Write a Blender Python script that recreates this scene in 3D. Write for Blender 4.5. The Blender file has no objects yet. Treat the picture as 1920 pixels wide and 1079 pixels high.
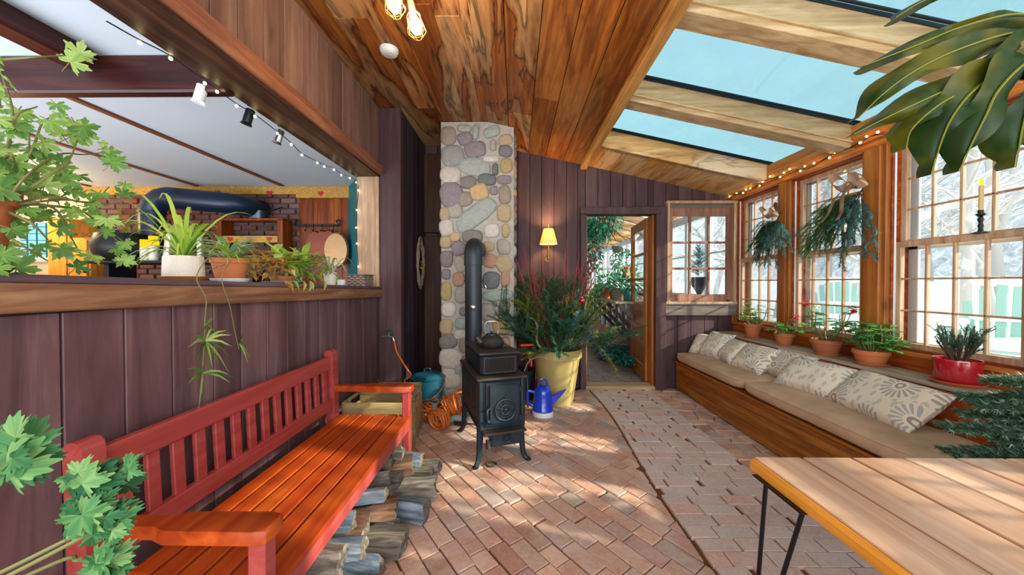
import bpy, math, random
from mathutils import Vector, Matrix, Euler, noise
V = Vector
R = math.radians
rnd = random.Random(7)
C = bpy.context.scene.collection
SC = bpy.context.scene

# ---------------------------------------------------------------- camera
F, CAMZ = 650.0, 1.36
cam = bpy.data.cameras.new('camera')
cam.sensor_width = 36.0
cam.lens = F / 1920 * 36
cam.clip_start = 0.02
camo = bpy.data.objects.new('camera', cam)
C.objects.link(camo)
camo.location = (0, 0, CAMZ)
PITCH, YAW = math.atan(8.5 / F), math.atan(6 / F)
camo.rotation_euler = (math.pi / 2 - PITCH, 0, YAW)
SC.camera = camo

# ---------------------------------------------------------------- world, sun, rear fill, exposure
w = bpy.data.worlds.new('overcast_sky')
SC.world = w
w.use_nodes = True
wn = w.node_tree.nodes
bg = wn['Background']
bg.inputs[0].default_value = (0.93, 0.97, 1.0, 1)
bg.inputs[1].default_value = 1.7


def lamp(kind, name, loc, energy, color, aim=None, size=None, size_y=None, angle=None, radius=None):
    l = bpy.data.lights.new(name, kind)
    l.energy = energy
    l.color = color
    if kind == 'AREA':
        l.shape = 'RECTANGLE'
        l.size = size
        l.size_y = size_y or size
    if kind == 'SUN' and angle is not None:
        l.angle = angle
    if kind in ('POINT', 'SPOT') and radius:
        l.shadow_soft_size = radius
    o = bpy.data.objects.new(name, l)
    C.objects.link(o)
    o.location = loc
    if aim is not None:
        o.rotation_euler = V(aim).to_track_quat('-Z', 'Y').to_euler()
    return o


lamp('SUN', 'winter_sun', (6, -3, 5), 10.0, (1.0, 0.87, 0.68), aim=(-0.82, 0.24, -0.375), angle=R(1.2))
lamp('AREA', 'rear_fill_lamp', (0.5, -1.6, 1.9), 120, (0.95, 0.96, 1.0), aim=(0, 1, -0.05), size=4.6, size_y=2.4)  # added fill lamp behind the camera to brighten the room
SC.view_settings.view_transform = 'Standard'
SC.view_settings.look = 'None'
SC.view_settings.gamma = 1
SC.view_settings.use_curve_mapping = False
SC.view_settings.exposure = 0.4
SC.cycles.max_bounces = 8
SC.cycles.transparent_max_bounces = 16
SC.cycles.sample_clamp_indirect = 4
SC.cycles.caustics_reflective = False
SC.cycles.caustics_refractive = False

_rot = Euler((math.pi / 2 - PITCH, 0, YAW)).to_matrix()


def at(px, py, ax, val):
    """world point on the plane axis=val seen in that direction"""
    d = _rot @ V(((px - 960) / F, (539.5 - py) / F, -1))
    o = V((0, 0, CAMZ))
    i = 'XYZ'.index(ax)
    return o + d * ((val - o[i]) / d[i])


# ---------------------------------------------------------------- object helpers
def tag(o, label=None, cat=None, group=None, kind=None):
    if label: o['label'] = label
    if cat: o['category'] = cat
    if group: o['group'] = group
    if kind: o['kind'] = kind
    return o


def thing(name, label, cat, loc=(0, 0, 0), rz=0, group=None):
    o = bpy.data.objects.new(name, None)
    o.empty_display_size = 0.05
    C.objects.link(o)
    o.location = loc
    o.rotation_euler = (0, 0, rz)
    return tag(o, label, cat, group)


def copy_tree(o, parent=None):
    c = o.copy()
    C.objects.link(c)
    if parent: c.parent = parent
    for ch in o.children:
        copy_tree(ch, c)
    return c


class MB:
    def __init__(s):
        s.v, s.f, s.r, s.mi, s.cr, s.cm = [], [], [], [], 0.5, 0

    def add(s, vs, fs, r=None):
        n = len(s.v)
        s.v += [tuple(p) for p in vs]
        for f in fs:
            s.f.append([i + n for i in f])
            s.r.append(s.cr if r is None else r)
            s.mi.append(s.cm)
        return s

    def box(s, c, d, b=0.0, rot=None, r=None):
        c, h = V(c), V(d) / 2
        M = rot if rot is not None else Matrix.Identity(3)
        if isinstance(M, (int, float)): M = Matrix.Rotation(M, 3, 'Z')
        if b <= 0:
            vs = [c + M @ V((x * h.x, y * h.y, z * h.z)) for x in (-1, 1) for y in (-1, 1) for z in (-1, 1)]
            return s.add(vs, [(0, 1, 3, 2), (4, 6, 7, 5), (0, 4, 5, 1), (2, 3, 7, 6), (0, 2, 6, 4), (1, 5, 7, 3)], r)
        b = min(b, h.x * .9, h.y * .9, h.z * .9)
        vs, idx = [], {}
        for x in (-1, 1):
            for y in (-1, 1):
                for z in (-1, 1):
                    for a in range(3):
                        p = [x * (h.x - b), y * (h.y - b), z * (h.z - b)]
                        p[a] = (x, y, z)[a] * h[a]
                        idx[(x, y, z, a)] = len(vs)
                        vs.append(c + M @ V(p))
        fs = []
        for a in range(3):
            o1, o2 = [k for k in range(3) if k != a]
            for sg in (-1, 1):
                q = []
                for u, v_ in ((-1, -1), (1, -1), (1, 1), (-1, 1)):
                    k = [0, 0, 0]; k[a] = sg; k[o1] = u; k[o2] = v_
                    q.append(idx[tuple(k) + (a,)])
                if (sg < 0) != (a == 1): q.reverse()
                fs.append(q)
            for u in (-1, 1):
                for v_ in (-1, 1):
                    k0 = [0, 0, 0]; k1 = [0, 0, 0]
                    k0[a], k1[a] = -1, 1
                    k0[o1] = k1[o1] = u; k0[o2] = k1[o2] = v_
                    q = [idx[tuple(k0) + (o1,)], idx[tuple(k1) + (o1,)], idx[tuple(k1) + (o2,)], idx[tuple(k0) + (o2,)]]
                    if (u * v_ < 0) != (a == 1): q.reverse()
                    fs.append(q)
        for x in (-1, 1):
            for y in (-1, 1):
                for z in (-1, 1):
                    q = [idx[(x, y, z, a)] for a in range(3)]
                    if x * y * z < 0: q.reverse()
                    fs.append(q)
        return s.add(vs, fs, r)

    def beam(s, p0, p1, wd, ht, b=0.0, up=(0, 0, 1), r=None):
        p0, p1 = V(p0), V(p1)
        y = (p1 - p0)
        L = y.length
        y = y / L
        z = V(up)
        x = y.cross(z)
        if x.length < 1e-5: x = y.cross(V((1, 0, 0)))
        x.normalize()
        z = x.cross(y)
        M = Matrix((x, y, z)).transposed()
        return s.box((p0 + p1) / 2, (wd, L, ht), b, M, r)

    def tube(s, pts, rad, n=8, caps=True, r=None):
        pts = [V(p) for p in pts]
        k = len(pts)
        if not isinstance(rad, (list, tuple)): rad = [rad] * k
        t = [(pts[min(i + 1, k - 1)] - pts[max(i - 1, 0)]).normalized() for i in range(k)]
        x = t[0].cross(V((0, 0, 1)))
        if x.length < 1e-3: x = t[0].cross(V((1, 0, 0)))
        x.normalize()
        vs, fs = [], []
        for i in range(k):
            x = x - t[i] * x.dot(t[i])
            if x.length < 1e-6: x = t[i].orthogonal()
            x.normalize()
            y = t[i].cross(x)
            for j in range(n):
                a = 2 * math.pi * j / n
                vs.append(pts[i] + (x * math.cos(a) + y * math.sin(a)) * rad[i])
        for i in range(k - 1):
            for j in range(n):
                a, b2 = i * n + j, i * n + (j + 1) % n
                fs.append((a, b2, b2 + n, a + n))
        if caps:
            fs.append(tuple(range(n - 1, -1, -1)))
            fs.append(tuple(range((k - 1) * n, k * n)))
        return s.add(vs, fs, r)

    def lathe(s, prof, n=24, c=(0, 0, 0), M=None, r=None, wob=0, caps=True):
        c = V(c)
        vs, fs = [], []
        for (q, z) in prof:
            for j in range(n):
                a = 2 * math.pi * j / n
                qq = q * (1 + wob * noise.noise((math.cos(a) * 2, math.sin(a) * 2, z * 5)))
                p = V((qq * math.cos(a), qq * math.sin(a), z))
                vs.append(c + (M @ p if M is not None else p))
        k = len(prof)
        for i in range(k - 1):
            for j in range(n):
                a, b2 = i * n + j, i * n + (j + 1) % n
                fs.append((a, b2, b2 + n, a + n))
        if caps and prof[0][0] > 1e-4: fs.append(tuple(range(n - 1, -1, -1)))
        if caps and prof[-1][0] > 1e-4: fs.append(tuple(range((k - 1) * n, k * n)))
        return s.add(vs, fs, r)

    def ball(s, c, rad, n=10, M=None, r=None):
        if not isinstance(rad, (tuple, list, Vector)): rad = (rad, rad, rad)
        vs, fs = [], []
        m = max(4, n // 2 + 1)
        for i in range(m + 1):
            ph = math.pi * i / m
            for j in range(n):
                a = 2 * math.pi * j / n
                p = V((rad[0] * math.sin(ph) * math.cos(a), rad[1] * math.sin(ph) * math.sin(a), -rad[2] * math.cos(ph)))
                vs.append(V(c) + (M @ p if M is not None else p))
        for i in range(m):
            for j in range(n):
                a, b2 = i * n + j, i * n + (j + 1) % n
                fs.append((a, b2, b2 + n, a + n))
        return s.add(vs, fs, r)

    def prism(s, poly, h0, h1, ch=0.0, M=None, r=None):
        """convex/star outline extruded h0..h1 with a small chamfer at the top"""
        n = len(poly)
        cx = sum(p[0] for p in poly) / n
        cy = sum(p[1] for p in poly) / n
        rings = [[(p[0], p[1], h0) for p in poly], [(p[0], p[1], h1 - ch) for p in poly]]
        if ch > 0:
            top = []
            for p in poly:
                d = math.hypot(p[0] - cx, p[1] - cy) or 1
                k = max(0.2, 1 - ch * 1.2 / d)
                top.append((cx + (p[0] - cx) * k, cy + (p[1] - cy) * k, h1))
            rings.append(top)
        vs = [V(p) if M is None else M @ V(p) for rg in rings for p in rg]
        fs = []
        for i in range(len(rings) - 1):
            for j in range(n):
                a, b2 = i * n + j, i * n + (j + 1) % n
                fs.append((a, b2, b2 + n, a + n))
        fs.append(tuple(range(n - 1, -1, -1)))
        k = (len(rings) - 1) * n
        fs.append(tuple(range(k, k + n)))
        return s.add(vs, fs, r)

    # ---- plants
    def leaf(s, p, d, nrm, L, W, droop=0.2, r=None, seg=3, fold=0.25):
        p, d, nrm = V(p), V(d).normalized(), V(nrm)
        sd = d.cross(nrm)
        if sd.length < 1e-3: sd = d.orthogonal()
        sd.normalize()
        up = sd.cross(d)
        vs, fs = [], []
        for i in range(seg + 1):
            t = i / seg
            c = p + d * (L * t) - up * (droop * L * t * t)
            wd = W * 0.5 * (math.sin(math.pi * min(1, 0.08 + 0.92 * t ** 0.8)) if i < seg else 0.02)
            vs += [c + sd * wd + up * wd * fold, c, c - sd * wd + up * wd * fold]
        for i in range(seg):
            a = i * 3
            fs += [(a, a + 1, a + 4, a + 3), (a + 1, a + 2, a + 5, a + 4)]
        return s.add(vs, fs, r if r is not None else rnd.random())

    def strap(s, pts, W, fold=0.3, r=None, up=(0, 0, 1)):
        pts = [V(p) for p in pts]
        k = len(pts)
        vs, fs = [], []
        for i, c in enumerate(pts):
            t = (pts[min(i + 1, k - 1)] - pts[max(i - 1, 0)]).normalized()
            sd = t.cross(V(up))
            if sd.length < 1e-2: sd = t.cross(V((0.3, 1, 0)))
            sd.normalize()
            u = sd.cross(t)
            q = i / (k - 1)
            wd = W * 0.5 * min(1, 0.45 + 2 * q) * (1 - q ** 3 * 0.97)
            vs += [c + sd * wd + u * wd * fold, c, c - sd * wd + u * wd * fold]
        for i in range(k - 1):
            a = i * 3
            fs += [(a, a + 1, a + 4, a + 3), (a + 1, a + 2, a + 5, a + 4)]
        return s.add(vs, fs, r if r is not None else rnd.random())

    def lobed(s, p, d, nrm, L, lobes=5, depth=0.5, teeth=3, cup=0.2, r=None):
        """a palmately cut leaf: base at p, pointing along d"""
        p, d, nrm = V(p), V(d).normalized(), V(nrm)
        sd = d.cross(nrm)
        if sd.length < 1e-3: sd = d.orthogonal()
        sd.normalize()
        nn = sd.cross(d)
        n = lobes * teeth * 5
        span = R(290)
        vs = [p, p + d * L * 0.12 + nn * 0.0]
        seedo = rnd.random() * 9
        out = []
        for i in range(n + 1):
            t = i / n
            a = (t - 0.5) * span
            base = L * (0.62 + 0.38 * math.cos(a * 0.62))
            ph = t * lobes
            lo = abs(((ph) % 1) - 0.5) * 2
            k = 1 - depth * lo ** 2.0
            th = 0.5 - 0.5 * math.cos(2 * math.pi * ph * teeth)
            k *= 0.84 + 0.2 * th
            q = base * k
            z = cup * q * (0.4 * math.sin(a * 3 + seedo) - 0.5 * (q / L)) - 0.05 * L * lo
            vs.append(p + d * (q * math.cos(a)) + sd * (q * math.sin(a)) + nn * z)
        r0 = r if r is not None else rnd.random()
        b0 = len(s.f)
        s.add(vs, [(0, i + 2, i + 3) for i in range(n)], r0)
        for i in range(n):
            s.r[b0 + i] = min(1, max(0, r0 + 0.14 * math.cos(2 * math.pi * lobes * i / n) + 0.05 * ((i % 3) - 1)))
        return s

    def sprig(s, pts, nl, per, nw=0.0016, flat=0.3, both=True, r0=0.3, tip=True):
        """needles along a twig"""
        pts = [V(p) for p in pts]
        k = len(pts)
        tot = sum((pts[i + 1] - pts[i]).length for i in range(k - 1))
        n = max(4, int(tot * per))
        for j in range(n):
            q = (j + rnd.random()) / n * (k - 1)
            i = min(int(q), k - 2)
            c = pts[i].lerp(pts[i + 1], q - i)
            t = (pts[i + 1] - pts[i]).normalized()
            o = t.orthogonal().normalized()
            a = rnd.random() * 6.283
            o = Matrix.Rotation(a, 3, t) @ o
            o.z *= (1 - flat)
            dd = (t * 0.75 + o).normalized()
            L = nl * rnd.uniform(0.7, 1.15)
            sd = dd.cross(t)
            if sd.length < 1e-4: continue
            sd.normalize()
            sd *= nw
            s.add([c - sd, c + sd, c + dd * L], [(0, 1, 2)], r0 + (1 - r0) * rnd.random())
        return s

    def build(s, name, mat, parent=None, base=None, loc=None, sharp=38, flat=False, rz=0):
        me = bpy.data.meshes.new(name)
        b = V(base) if base is not None else V((0, 0, 0))
        me.from_pydata([(x - b.x, y - b.y, z - b.z) for x, y, z in s.v], [], s.f)
        at_ = me.attributes.new('rnd', 'FLOAT', 'FACE')
        at_.data.foreach_set('value', s.r)
        mats = mat if isinstance(mat, (list, tuple)) else [mat]
        for m in mats: me.materials.append(m)
        if len(mats) > 1: me.polygons.foreach_set('material_index', s.mi)
        if not flat:
            me.shade_smooth()
            me.set_sharp_from_angle(angle=R(sharp))
        me.update()
        o = bpy.data.objects.new(name, me)
        C.objects.link(o)
        if parent is not None:
            o.parent = parent
            if loc is not None: o.location = loc
        else:
            o.location = loc if loc is not None else b
            o.rotation_euler = (0, 0, rz)
        return o


def struct(name, mb, mat, **k):
    o = mb.build(name, mat, **k)
    o['kind'] = 'structure'
    return o


def curve(pts, n=8):
    """smooth polyline through the points"""
    pts = [V(p) for p in pts]
    P = [pts[0] * 2 - pts[1]] + pts + [pts[-1] * 2 - pts[-2]]
    out = []
    for i in range(1, len(P) - 2):
        for j in range(n):
            t = j / n
            a, b, c, d = P[i - 1], P[i], P[i + 1], P[i + 2]
            out.append(0.5 * ((2 * b) + (c - a) * t + (2 * a - 5 * b + 4 * c - d) * t * t + (3 * b - a - 3 * c + d) * t ** 3))
    out.append(pts[-1])
    return out


def clip(poly, ax, val, keep_less):
    out = []
    for i in range(len(poly)):
        a, b = poly[i], poly[(i + 1) % len(poly)]
        ia = (a[ax] <= val) == keep_less
        ib = (b[ax] <= val) == keep_less
        if ia: out.append(a)
        if ia != ib:
            t = (val - a[ax]) / (b[ax] - a[ax])
            out.append((a[0] + (b[0] - a[0]) * t, a[1] + (b[1] - a[1]) * t))
    return out


# ---------------------------------------------------------------- materials
def lin(h):
    o = []
    for i in (0, 2, 4):
        c = int(h[i:i + 2], 16) / 255
        o.append(c / 12.92 if c <= 0.04045 else ((c + 0.055) / 1.055) ** 2.4)
    return (o[0], o[1], o[2], 1)


class NT:
    def __init__(s, name):
        s.m = bpy.data.materials.new(name)
        s.m.use_nodes = True
        s.n = s.m.node_tree.nodes
        s.l = s.m.node_tree.links
        s.n.clear()
        s.out = s.n.new('ShaderNodeOutputMaterial')

    def node(s, typ, ins=None, **props):
        nd = s.n.new('ShaderNode' + typ)
        for k, v_ in props.items(): setattr(nd, k, v_)
        for k, v_ in (ins or {}).items():
            if isinstance(v_, bpy.types.NodeSocket): s.l.new(v_, nd.inputs[k])
            else: nd.inputs[k].default_value = v_
        return nd

    def obj(s): return s.node('TexCoord').outputs['Object']

    def rnd(s): return s.node('Attribute', attribute_name='rnd').outputs['Fac']

    def math(s, op, a, b=0.0, c=None):
        i = {0: a, 1: b}
        if c is not None: i[2] = c
        return s.node('Math', i, operation=op).outputs[0]

    def noise(s, vec, scale, detail=4, rough=0.55, dist=0.0):
        return s.node('TexNoise', {'Vector': vec, 'Scale': scale, 'Detail': detail, 'Roughness': rough, 'Distortion': dist}).outputs['Fac']

    def scale(s, vec, sc):
        return s.node('VectorMath', {0: vec, 1: sc}, operation='MULTIPLY').outputs[0]

    def offs(s, vec, k):
        cmb = s.node('CombineXYZ', {0: s.math('MULTIPLY', s.rnd(), k), 1: s.math('MULTIPLY', s.rnd(), k * 1.7), 2: s.math('MULTIPLY', s.rnd(), k * 0.6)})
        return s.node('VectorMath', {0: vec, 1: cmb.outputs[0]}, operation='ADD').outputs[0]

    def ramp(s, fac, stops, interp='LINEAR'):
        nd = s.node('ValToRGB', {0: fac})
        cr = nd.color_ramp
        cr.interpolation = interp
        while len(cr.elements) < len(stops): cr.elements.new(0.5)
        for e, (p, c) in zip(cr.elements, stops):
            e.position = p
            e.color = lin(c) if isinstance(c, str) else c
        return nd.outputs[0]

    def mix(s, fac, a, b, mode='MIX'):
        nd = s.node('Mix', data_type='RGBA', blend_type=mode)
        for sock, val in ((nd.inputs[0], fac), (nd.inputs[6], a), (nd.inputs[7], b)):
            if isinstance(val, bpy.types.NodeSocket): s.l.new(val, sock)
            elif isinstance(val, str): sock.default_value = lin(val)
            else: sock.default_value = val
        return nd.outputs[2]

    def vary(s, col, amt):
        """brightness by piece"""
        k = s.math('MULTIPLY_ADD', s.rnd(), amt, 1 - amt / 2)
        g = s.node('CombineColor', {0: k, 1: k, 2: k}).outputs[0]
        return s.mix(1.0, col, g, 'MULTIPLY')

    def pbr(s, col, rough=0.5, metal=0.0, bump=None, bstr=0.3, bdist=0.01, spec=0.5, coat=0.0, emit=None, estr=0.0, trans=0.0):
        p = s.node('BsdfPrincipled')
        def put(k, v_):
            if isinstance(v_, bpy.types.NodeSocket): s.l.new(v_, p.inputs[k])
            elif isinstance(v_, str): p.inputs[k].default_value = lin(v_)
            else: p.inputs[k].default_value = v_
        put('Base Color', col); put('Roughness', rough); put('Metallic', metal); put('Specular IOR Level', spec)
        if coat: put('Coat Weight', coat)
        if emit: put('Emission Color', emit); put('Emission Strength', estr)
        if bump is not None:
            b = s.node('Bump', {'Height': bump, 'Strength': bstr, 'Distance': bdist})
            s.l.new(b.outputs[0], p.inputs['Normal'])
        sh = p.outputs[0]
        if trans:
            tr = s.node('BsdfTranslucent')
            if isinstance(col, bpy.types.NodeSocket): s.l.new(col, tr.inputs[0])
            else: tr.inputs[0].default_value = lin(col)
            sh = s.node('MixShader', {0: trans, 1: sh, 2: tr.outputs[0]}).outputs[0]
        s.l.new(sh, s.out.inputs[0])
        return s.m


def plain(name, h, rough=0.5, metal=0.0, var=0.0, ns=0.0, namt=0.25, bump=0.0, spec=0.5, coat=0.0):
    t = NT(name)
    col = t.mix(0, h, h)
    hgt = None
    if ns:
        f = t.noise(t.obj(), ns, 5)
        k = t.math('MULTIPLY_ADD', f, namt * 2, 1 - namt)
        g = t.node('CombineColor', {0: k, 1: k, 2: k}).outputs[0]
        col = t.mix(1.0, col, g, 'MULTIPLY')
        hgt = f if bump else None
    if var: col = t.vary(col, var)
    return t.pbr(col, rough, metal, hgt, bump, 0.004, spec, coat)


def wood(name, c0, c1, c2, axis='Z', sc=1.0, rough=0.55, var=0.3, patch=0.4, stain=None, spec=0.3, bstr=0.25, coat=0.0, knots=0.6, mott=0.32):
    t = NT(name)
    v = t.offs(t.obj(), 23.0)
    s_ = {'X': (0.7, 11, 11), 'Y': (11, 0.7, 11), 'Z': (11, 11, 0.7)}[axis]
    g = t.noise(t.scale(v, tuple(q * sc for q in s_)), 1.6, 7, 0.62, 0.9)
    col = t.ramp(g, [(0.28, c0), (0.5, c1), (0.72, c2)])
    s2 = {'X': (0.5, 2, 2), 'Y': (2, 0.5, 2), 'Z': (2, 2, 0.5)}[axis]
    pt = t.noise(t.scale(v, tuple(q * sc for q in s2)), 1.7, 4, 0.6)
    k = t.math('MULTIPLY_ADD', pt, patch * 2, 1 - patch)
    col = t.mix(1.0, col, t.node('CombineColor', {0: k, 1: k, 2: k}).outputs[0], 'MULTIPLY')
    s5 = {'X': (6, 18, 18), 'Y': (18, 6, 18), 'Z': (18, 18, 6)}[axis]
    fm = t.noise(t.scale(v, s5), 1.3, 7, .72, .4)
    k = t.math('MULTIPLY_ADD', fm, mott * 2, 1 - mott)
    col = t.mix(1.0, col, t.node('CombineColor', {0: k, 1: k, 2: k}).outputs[0], 'MULTIPLY')
    if knots:
        s3 = {'X': (1.3, 5, 5), 'Y': (5, 1.3, 5), 'Z': (5, 5, 1.3)}[axis]
        vo = t.node('TexVoronoi', {'Vector': t.scale(v, s3), 'Scale': 0.9, 'Randomness': 1.0}).outputs['Distance']
        kn = t.ramp(vo, [(0.05, (1, 1, 1, 1)), (0.13, (0, 0, 0, 1))])
        col = t.mix(t.math('MULTIPLY', kn, knots), col, c0)
        dk = t.mix(1.0, c0, (0.4, 0.4, 0.4, 1), 'MULTIPLY')
        kn2 = t.ramp(vo, [(0.02, (1, 1, 1, 1)), (0.06, (0, 0, 0, 1))])
        col = t.mix(t.math('MULTIPLY', kn2, knots), col, dk)
    if stain:
        amt, lt, dk = stain
        s4 = {'X': (0.3, 1.7, 1.7), 'Y': (1.7, 0.3, 1.7), 'Z': (1.7, 1.7, 0.3)}[axis]
        n1 = t.noise(t.scale(t.offs(t.obj(), 1.6), s4), 2.2, 5, 0.55, 0.5)
        msk = t.ramp(n1, [(0.46, (0, 0, 0, 1)), (0.6, (1, 1, 1, 1))])
        col = t.mix(t.math('MULTIPLY', msk, amt * 0.8), col, lt)
        line = t.ramp(n1, [(0.455, (0, 0, 0, 1)), (0.475, (1, 1, 1, 1)), (0.49, (0.3, 0.3, 0.3, 1)), (0.55, (0, 0, 0, 1)), (0.6, (0.9, 0.9, 0.9, 1)), (0.63, (0, 0, 0, 1))])
        col = t.mix(t.math('MULTIPLY', line, amt), col, dk)
    col = t.vary(col, var)
    return t.pbr(col, rough, 0, g, bstr, 0.004, spec, coat)


def leafmat(name, stops, trans=0.35, rough=0.45):
    t = NT(name)
    n_ = len(stops)
    col = t.ramp(t.rnd(), [(i / max(1, n_ - 1), h) for i, h in enumerate(stops)])
    return t.pbr(col, rough, trans=trans, spec=0.35)


def emis(name, h, st):
    t = NT(name)
    e = t.node('Emission', {0: lin(h), 1: st})
    t.l.new(e.outputs[0], t.out.inputs[0])
    return t.m


def pane(name, h, refl=0.06):
    t = NT(name)
    tr = t.node('BsdfTransparent', {0: lin(h)})
    gl = t.node('BsdfGlossy', {0: (1, 1, 1, 1), 1: 0.02})
    lw = t.node('LayerWeight', {0: 0.25})
    k = t.math('MULTIPLY_ADD', lw.outputs['Fresnel'], 0.5, refl * 0.3)
    mx = t.node('MixShader', {0: k, 1: tr.outputs[0], 2: gl.outputs[0]})
    t.l.new(mx.outputs[0], t.out.inputs[0])
    return t.m


M = {}
M['dark_board'] = wood('dark_stained_boards', '402c2d', '5a4042', '745a58', 'Z', 0.5, rough=0.5, var=0.35, patch=0.5)
M['alcove_board'] = wood('dark_alcove_boards', '1e1820', '302630', '44363a', 'Z', 0.6, rough=0.6, var=0.4, patch=0.4)  # darkened tone puts the shade of the recess into the colour
M['purple_board'] = wood('weathered_plum_boards', '38282a', '4a3436', '604848', 'Z', 0.5, rough=0.55, var=0.35, patch=0.4)
M['red_board'] = wood('reddish_brown_boards', '584038', '785a50', '907266', 'Z', 0.5, rough=0.55, var=0.3, patch=0.3)
M['ceil'] = wood('stained_ceiling_planks', '5a2c10', '86491c', 'ac7034', 'Y', rough=0.45, var=0.55, patch=0.45, stain=(0.9, 'c8a274', '2a140a'))
M['ceil2'] = wood('ceiling_planks', '4e240c', '86481a', 'ac6e2a', 'Y', rough=0.4, var=0.45, patch=0.55, stain=(0.35, 'b4884e', '3a1c0a'))
M['ridge'] = wood('ridge_beam_wood', '8a5a26', 'b88444', 'd4a564', 'Y', rough=0.5, var=0.1, patch=0.25)
M['rafter'] = wood('rafter_wood', '8c7048', 'b2966c', 'ccb288', 'X', rough=0.5, var=0.15, patch=0.25, knots=0.5)
M['soffit'] = wood('water_marked_boards', '96602c', 'c08844', 'd4a464', 'Y', rough=0.5, var=0.3, patch=0.3, stain=(0.5, 'ead2aa', '6a3a18'))
M['rafter_stain'] = wood('water_marked_rafter', 'a06c38', 'c8985c', 'dcb47c', 'X', rough=0.5, var=0.2, patch=0.25, stain=(0.6, 'ecdcc0', '7a441c'))
M['honey_z'] = wood('honey_wood_upright', '74401a', '985a26', 'b4763a', 'Z', 0.5, rough=0.4, var=0.25, patch=0.25)
M['honey_y'] = wood('honey_wood_level', '86461a', 'b46c2e', 'd0904a', 'Y', rough=0.4, var=0.25, patch=0.25)
M['red_trim'] = wood('redwood_trim', '6a2410', '984418', 'b86428', 'Y', rough=0.4, var=0.2, patch=0.25)
M['sash'] = wood('sash_wood', '9c7048', 'bc9a7c', 'd8bca0', 'Z', rough=0.45, var=0.2, patch=0.2, knots=0)
M['brown_sash'] = wood('brown_sash_wood', '6e4636', '8c6250', 'a87e6a', 'Z', rough=0.5, var=0.15, patch=0.15, knots=0)
M['sill'] = wood('sill_wood', '44302a', '7c563e', 'a27c5e', 'Y', rough=0.5, var=0.1, patch=0.3)
M['sill_top'] = wood('sill_top_wood', '3a2c30', '544248', '6a585a', 'Y', rough=0.5, var=0.1, patch=0.3)
M['header'] = wood('header_wood', '5a3628', '86543e', 'a27458', 'Y', rough=0.5, var=0.2, patch=0.4)
M['header_dark'] = wood('dark_header_wood', '1c0e0a', '3e2218', '64402c', 'Y', rough=0.5, var=0.2, patch=0.5)
M['pale_post'] = wood('pale_jamb_wood', '8a6a50', 'a88a6e', 'c4a88a', 'Z', rough=0.6, var=0.1, patch=0.25)
M['ledge'] = wood('grey_ledge_wood', '7a6a58', '9c8c78', 'b8aa96', 'Y', rough=0.55, var=0.2, patch=0.25)
M['grey_board'] = wood('grey_weathered_board', '4e4440', '6a605a', '847a72', 'X', rough=0.6, var=0.1, patch=0.25)
M['seat_wood'] = wood('window_seat_wood', '5e2c0e', '94561c', 'b67c34', 'Y', rough=0.45, var=0.3, patch=0.45)
M['door_wood'] = wood('door_wood', '6a3610', '96561e', 'b27434', 'Z', rough=0.45, var=0.15, patch=0.3)
M['thresh'] = wood('worn_threshold_wood', '7a6244', 'a08a66', 'bca888', 'X', rough=0.7, var=0.1, patch=0.3)
M['white_paint'] = plain('white_paint', 'd8dce0', 0.5)
M['storm'] = plain('storm_window_frame', 'e2ebf2', 0.4)
M['glass'] = pane('window_glass', 'f2f7f8')
M['mortar_dirt'] = plain('dirt_between_bricks', '643a16', 0.95, ns=14, namt=0.5)


def brickmat(name, stops, dust):
    t = NT(name)
    col = t.ramp(t.rnd(), [(i / (len(stops) - 1), h) for i, h in enumerate(stops)])
    v = t.offs(t.obj(), 11)
    n1 = t.noise(v, 46, 8, 0.78)
    k = t.math('MULTIPLY_ADD', n1, 1.3, 0.35)
    col = t.mix(1.0, col, t.node('CombineColor', {0: k, 1: k, 2: k}).outputs[0], 'MULTIPLY')
    n2 = t.noise(t.obj(), 3.2, 5, 0.65, 0.5)
    col = t.mix(t.math('MULTIPLY', t.ramp(n2, [(0.42, (0, 0, 0, 1)), (0.68, (1, 1, 1, 1))]), 0.55), col, dust)
    return t.pbr(col, 0.85, 0, n1, 0.5, 0.006, 0.3)


M['brick_pink'] = brickmat('worn_red_bricks', ['96705e', 'b68a74', 'ae8676', 'c89c80', '94857e', 'be947e', 'a67c70'], 'c6b8ae')
M['brick_grey'] = brickmat('worn_grey_pink_bricks', ['b8a49c', 'c0a89e', 'baa29a', 'c69e92', 'b6aaa4', 'cab0a6'], 'c6bcb6')
M['brick_far'] = brickmat('greenhouse_bricks', ['7e6a62', '8c7468', '8a7870', '947c70'], '9a948c')
M['brick_wall'] = brickmat('kitchen_bricks', ['5a2e20', '7a4430', '6a4438', '86553c', '4a3430'], '6a6470')


def stonemat():
    t = NT('river_stones')
    cols = ['8a7a66', 'a09a8e', '7a6a74', '9aa49c', 'b0966a', '5c5660', '868a86', 'c8bcae', '40505a', '7e585e', 'c8a468', 'b07a5c', '8fa8a0', 'd0c8be', 'a8904e', '6c645e']
    col = t.ramp(t.rnd(), [(i / 16, c) for i, c in enumerate(cols)], 'CONSTANT')
    col = t.mix(0.3, col, '98948c')
    v = t.obj()
    n1 = t.noise(v, 26, 6, 0.65)
    k = t.math('MULTIPLY_ADD', n1, 0.7, 0.65)
    col = t.mix(1.0, col, t.node('CombineColor', {0: k, 1: k, 2: k}).outputs[0], 'MULTIPLY')
    n2 = t.noise(v, 60, 3, 0.6)
    col = t.mix(t.math('MULTIPLY', t.ramp(n2, [(0.6, (0, 0, 0, 1)), (0.7, (1, 1, 1, 1))]), 0.3), col, 'd8d0c4')
    return t.pbr(col, 0.75, 0, n1, 0.4, 0.008, 0.35), cols


M['stone'], STONES = stonemat()
M['mortar'] = plain('chimney_mortar', 'a8a298', 0.9, ns=22, namt=0.3, bump=0.5)
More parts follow.
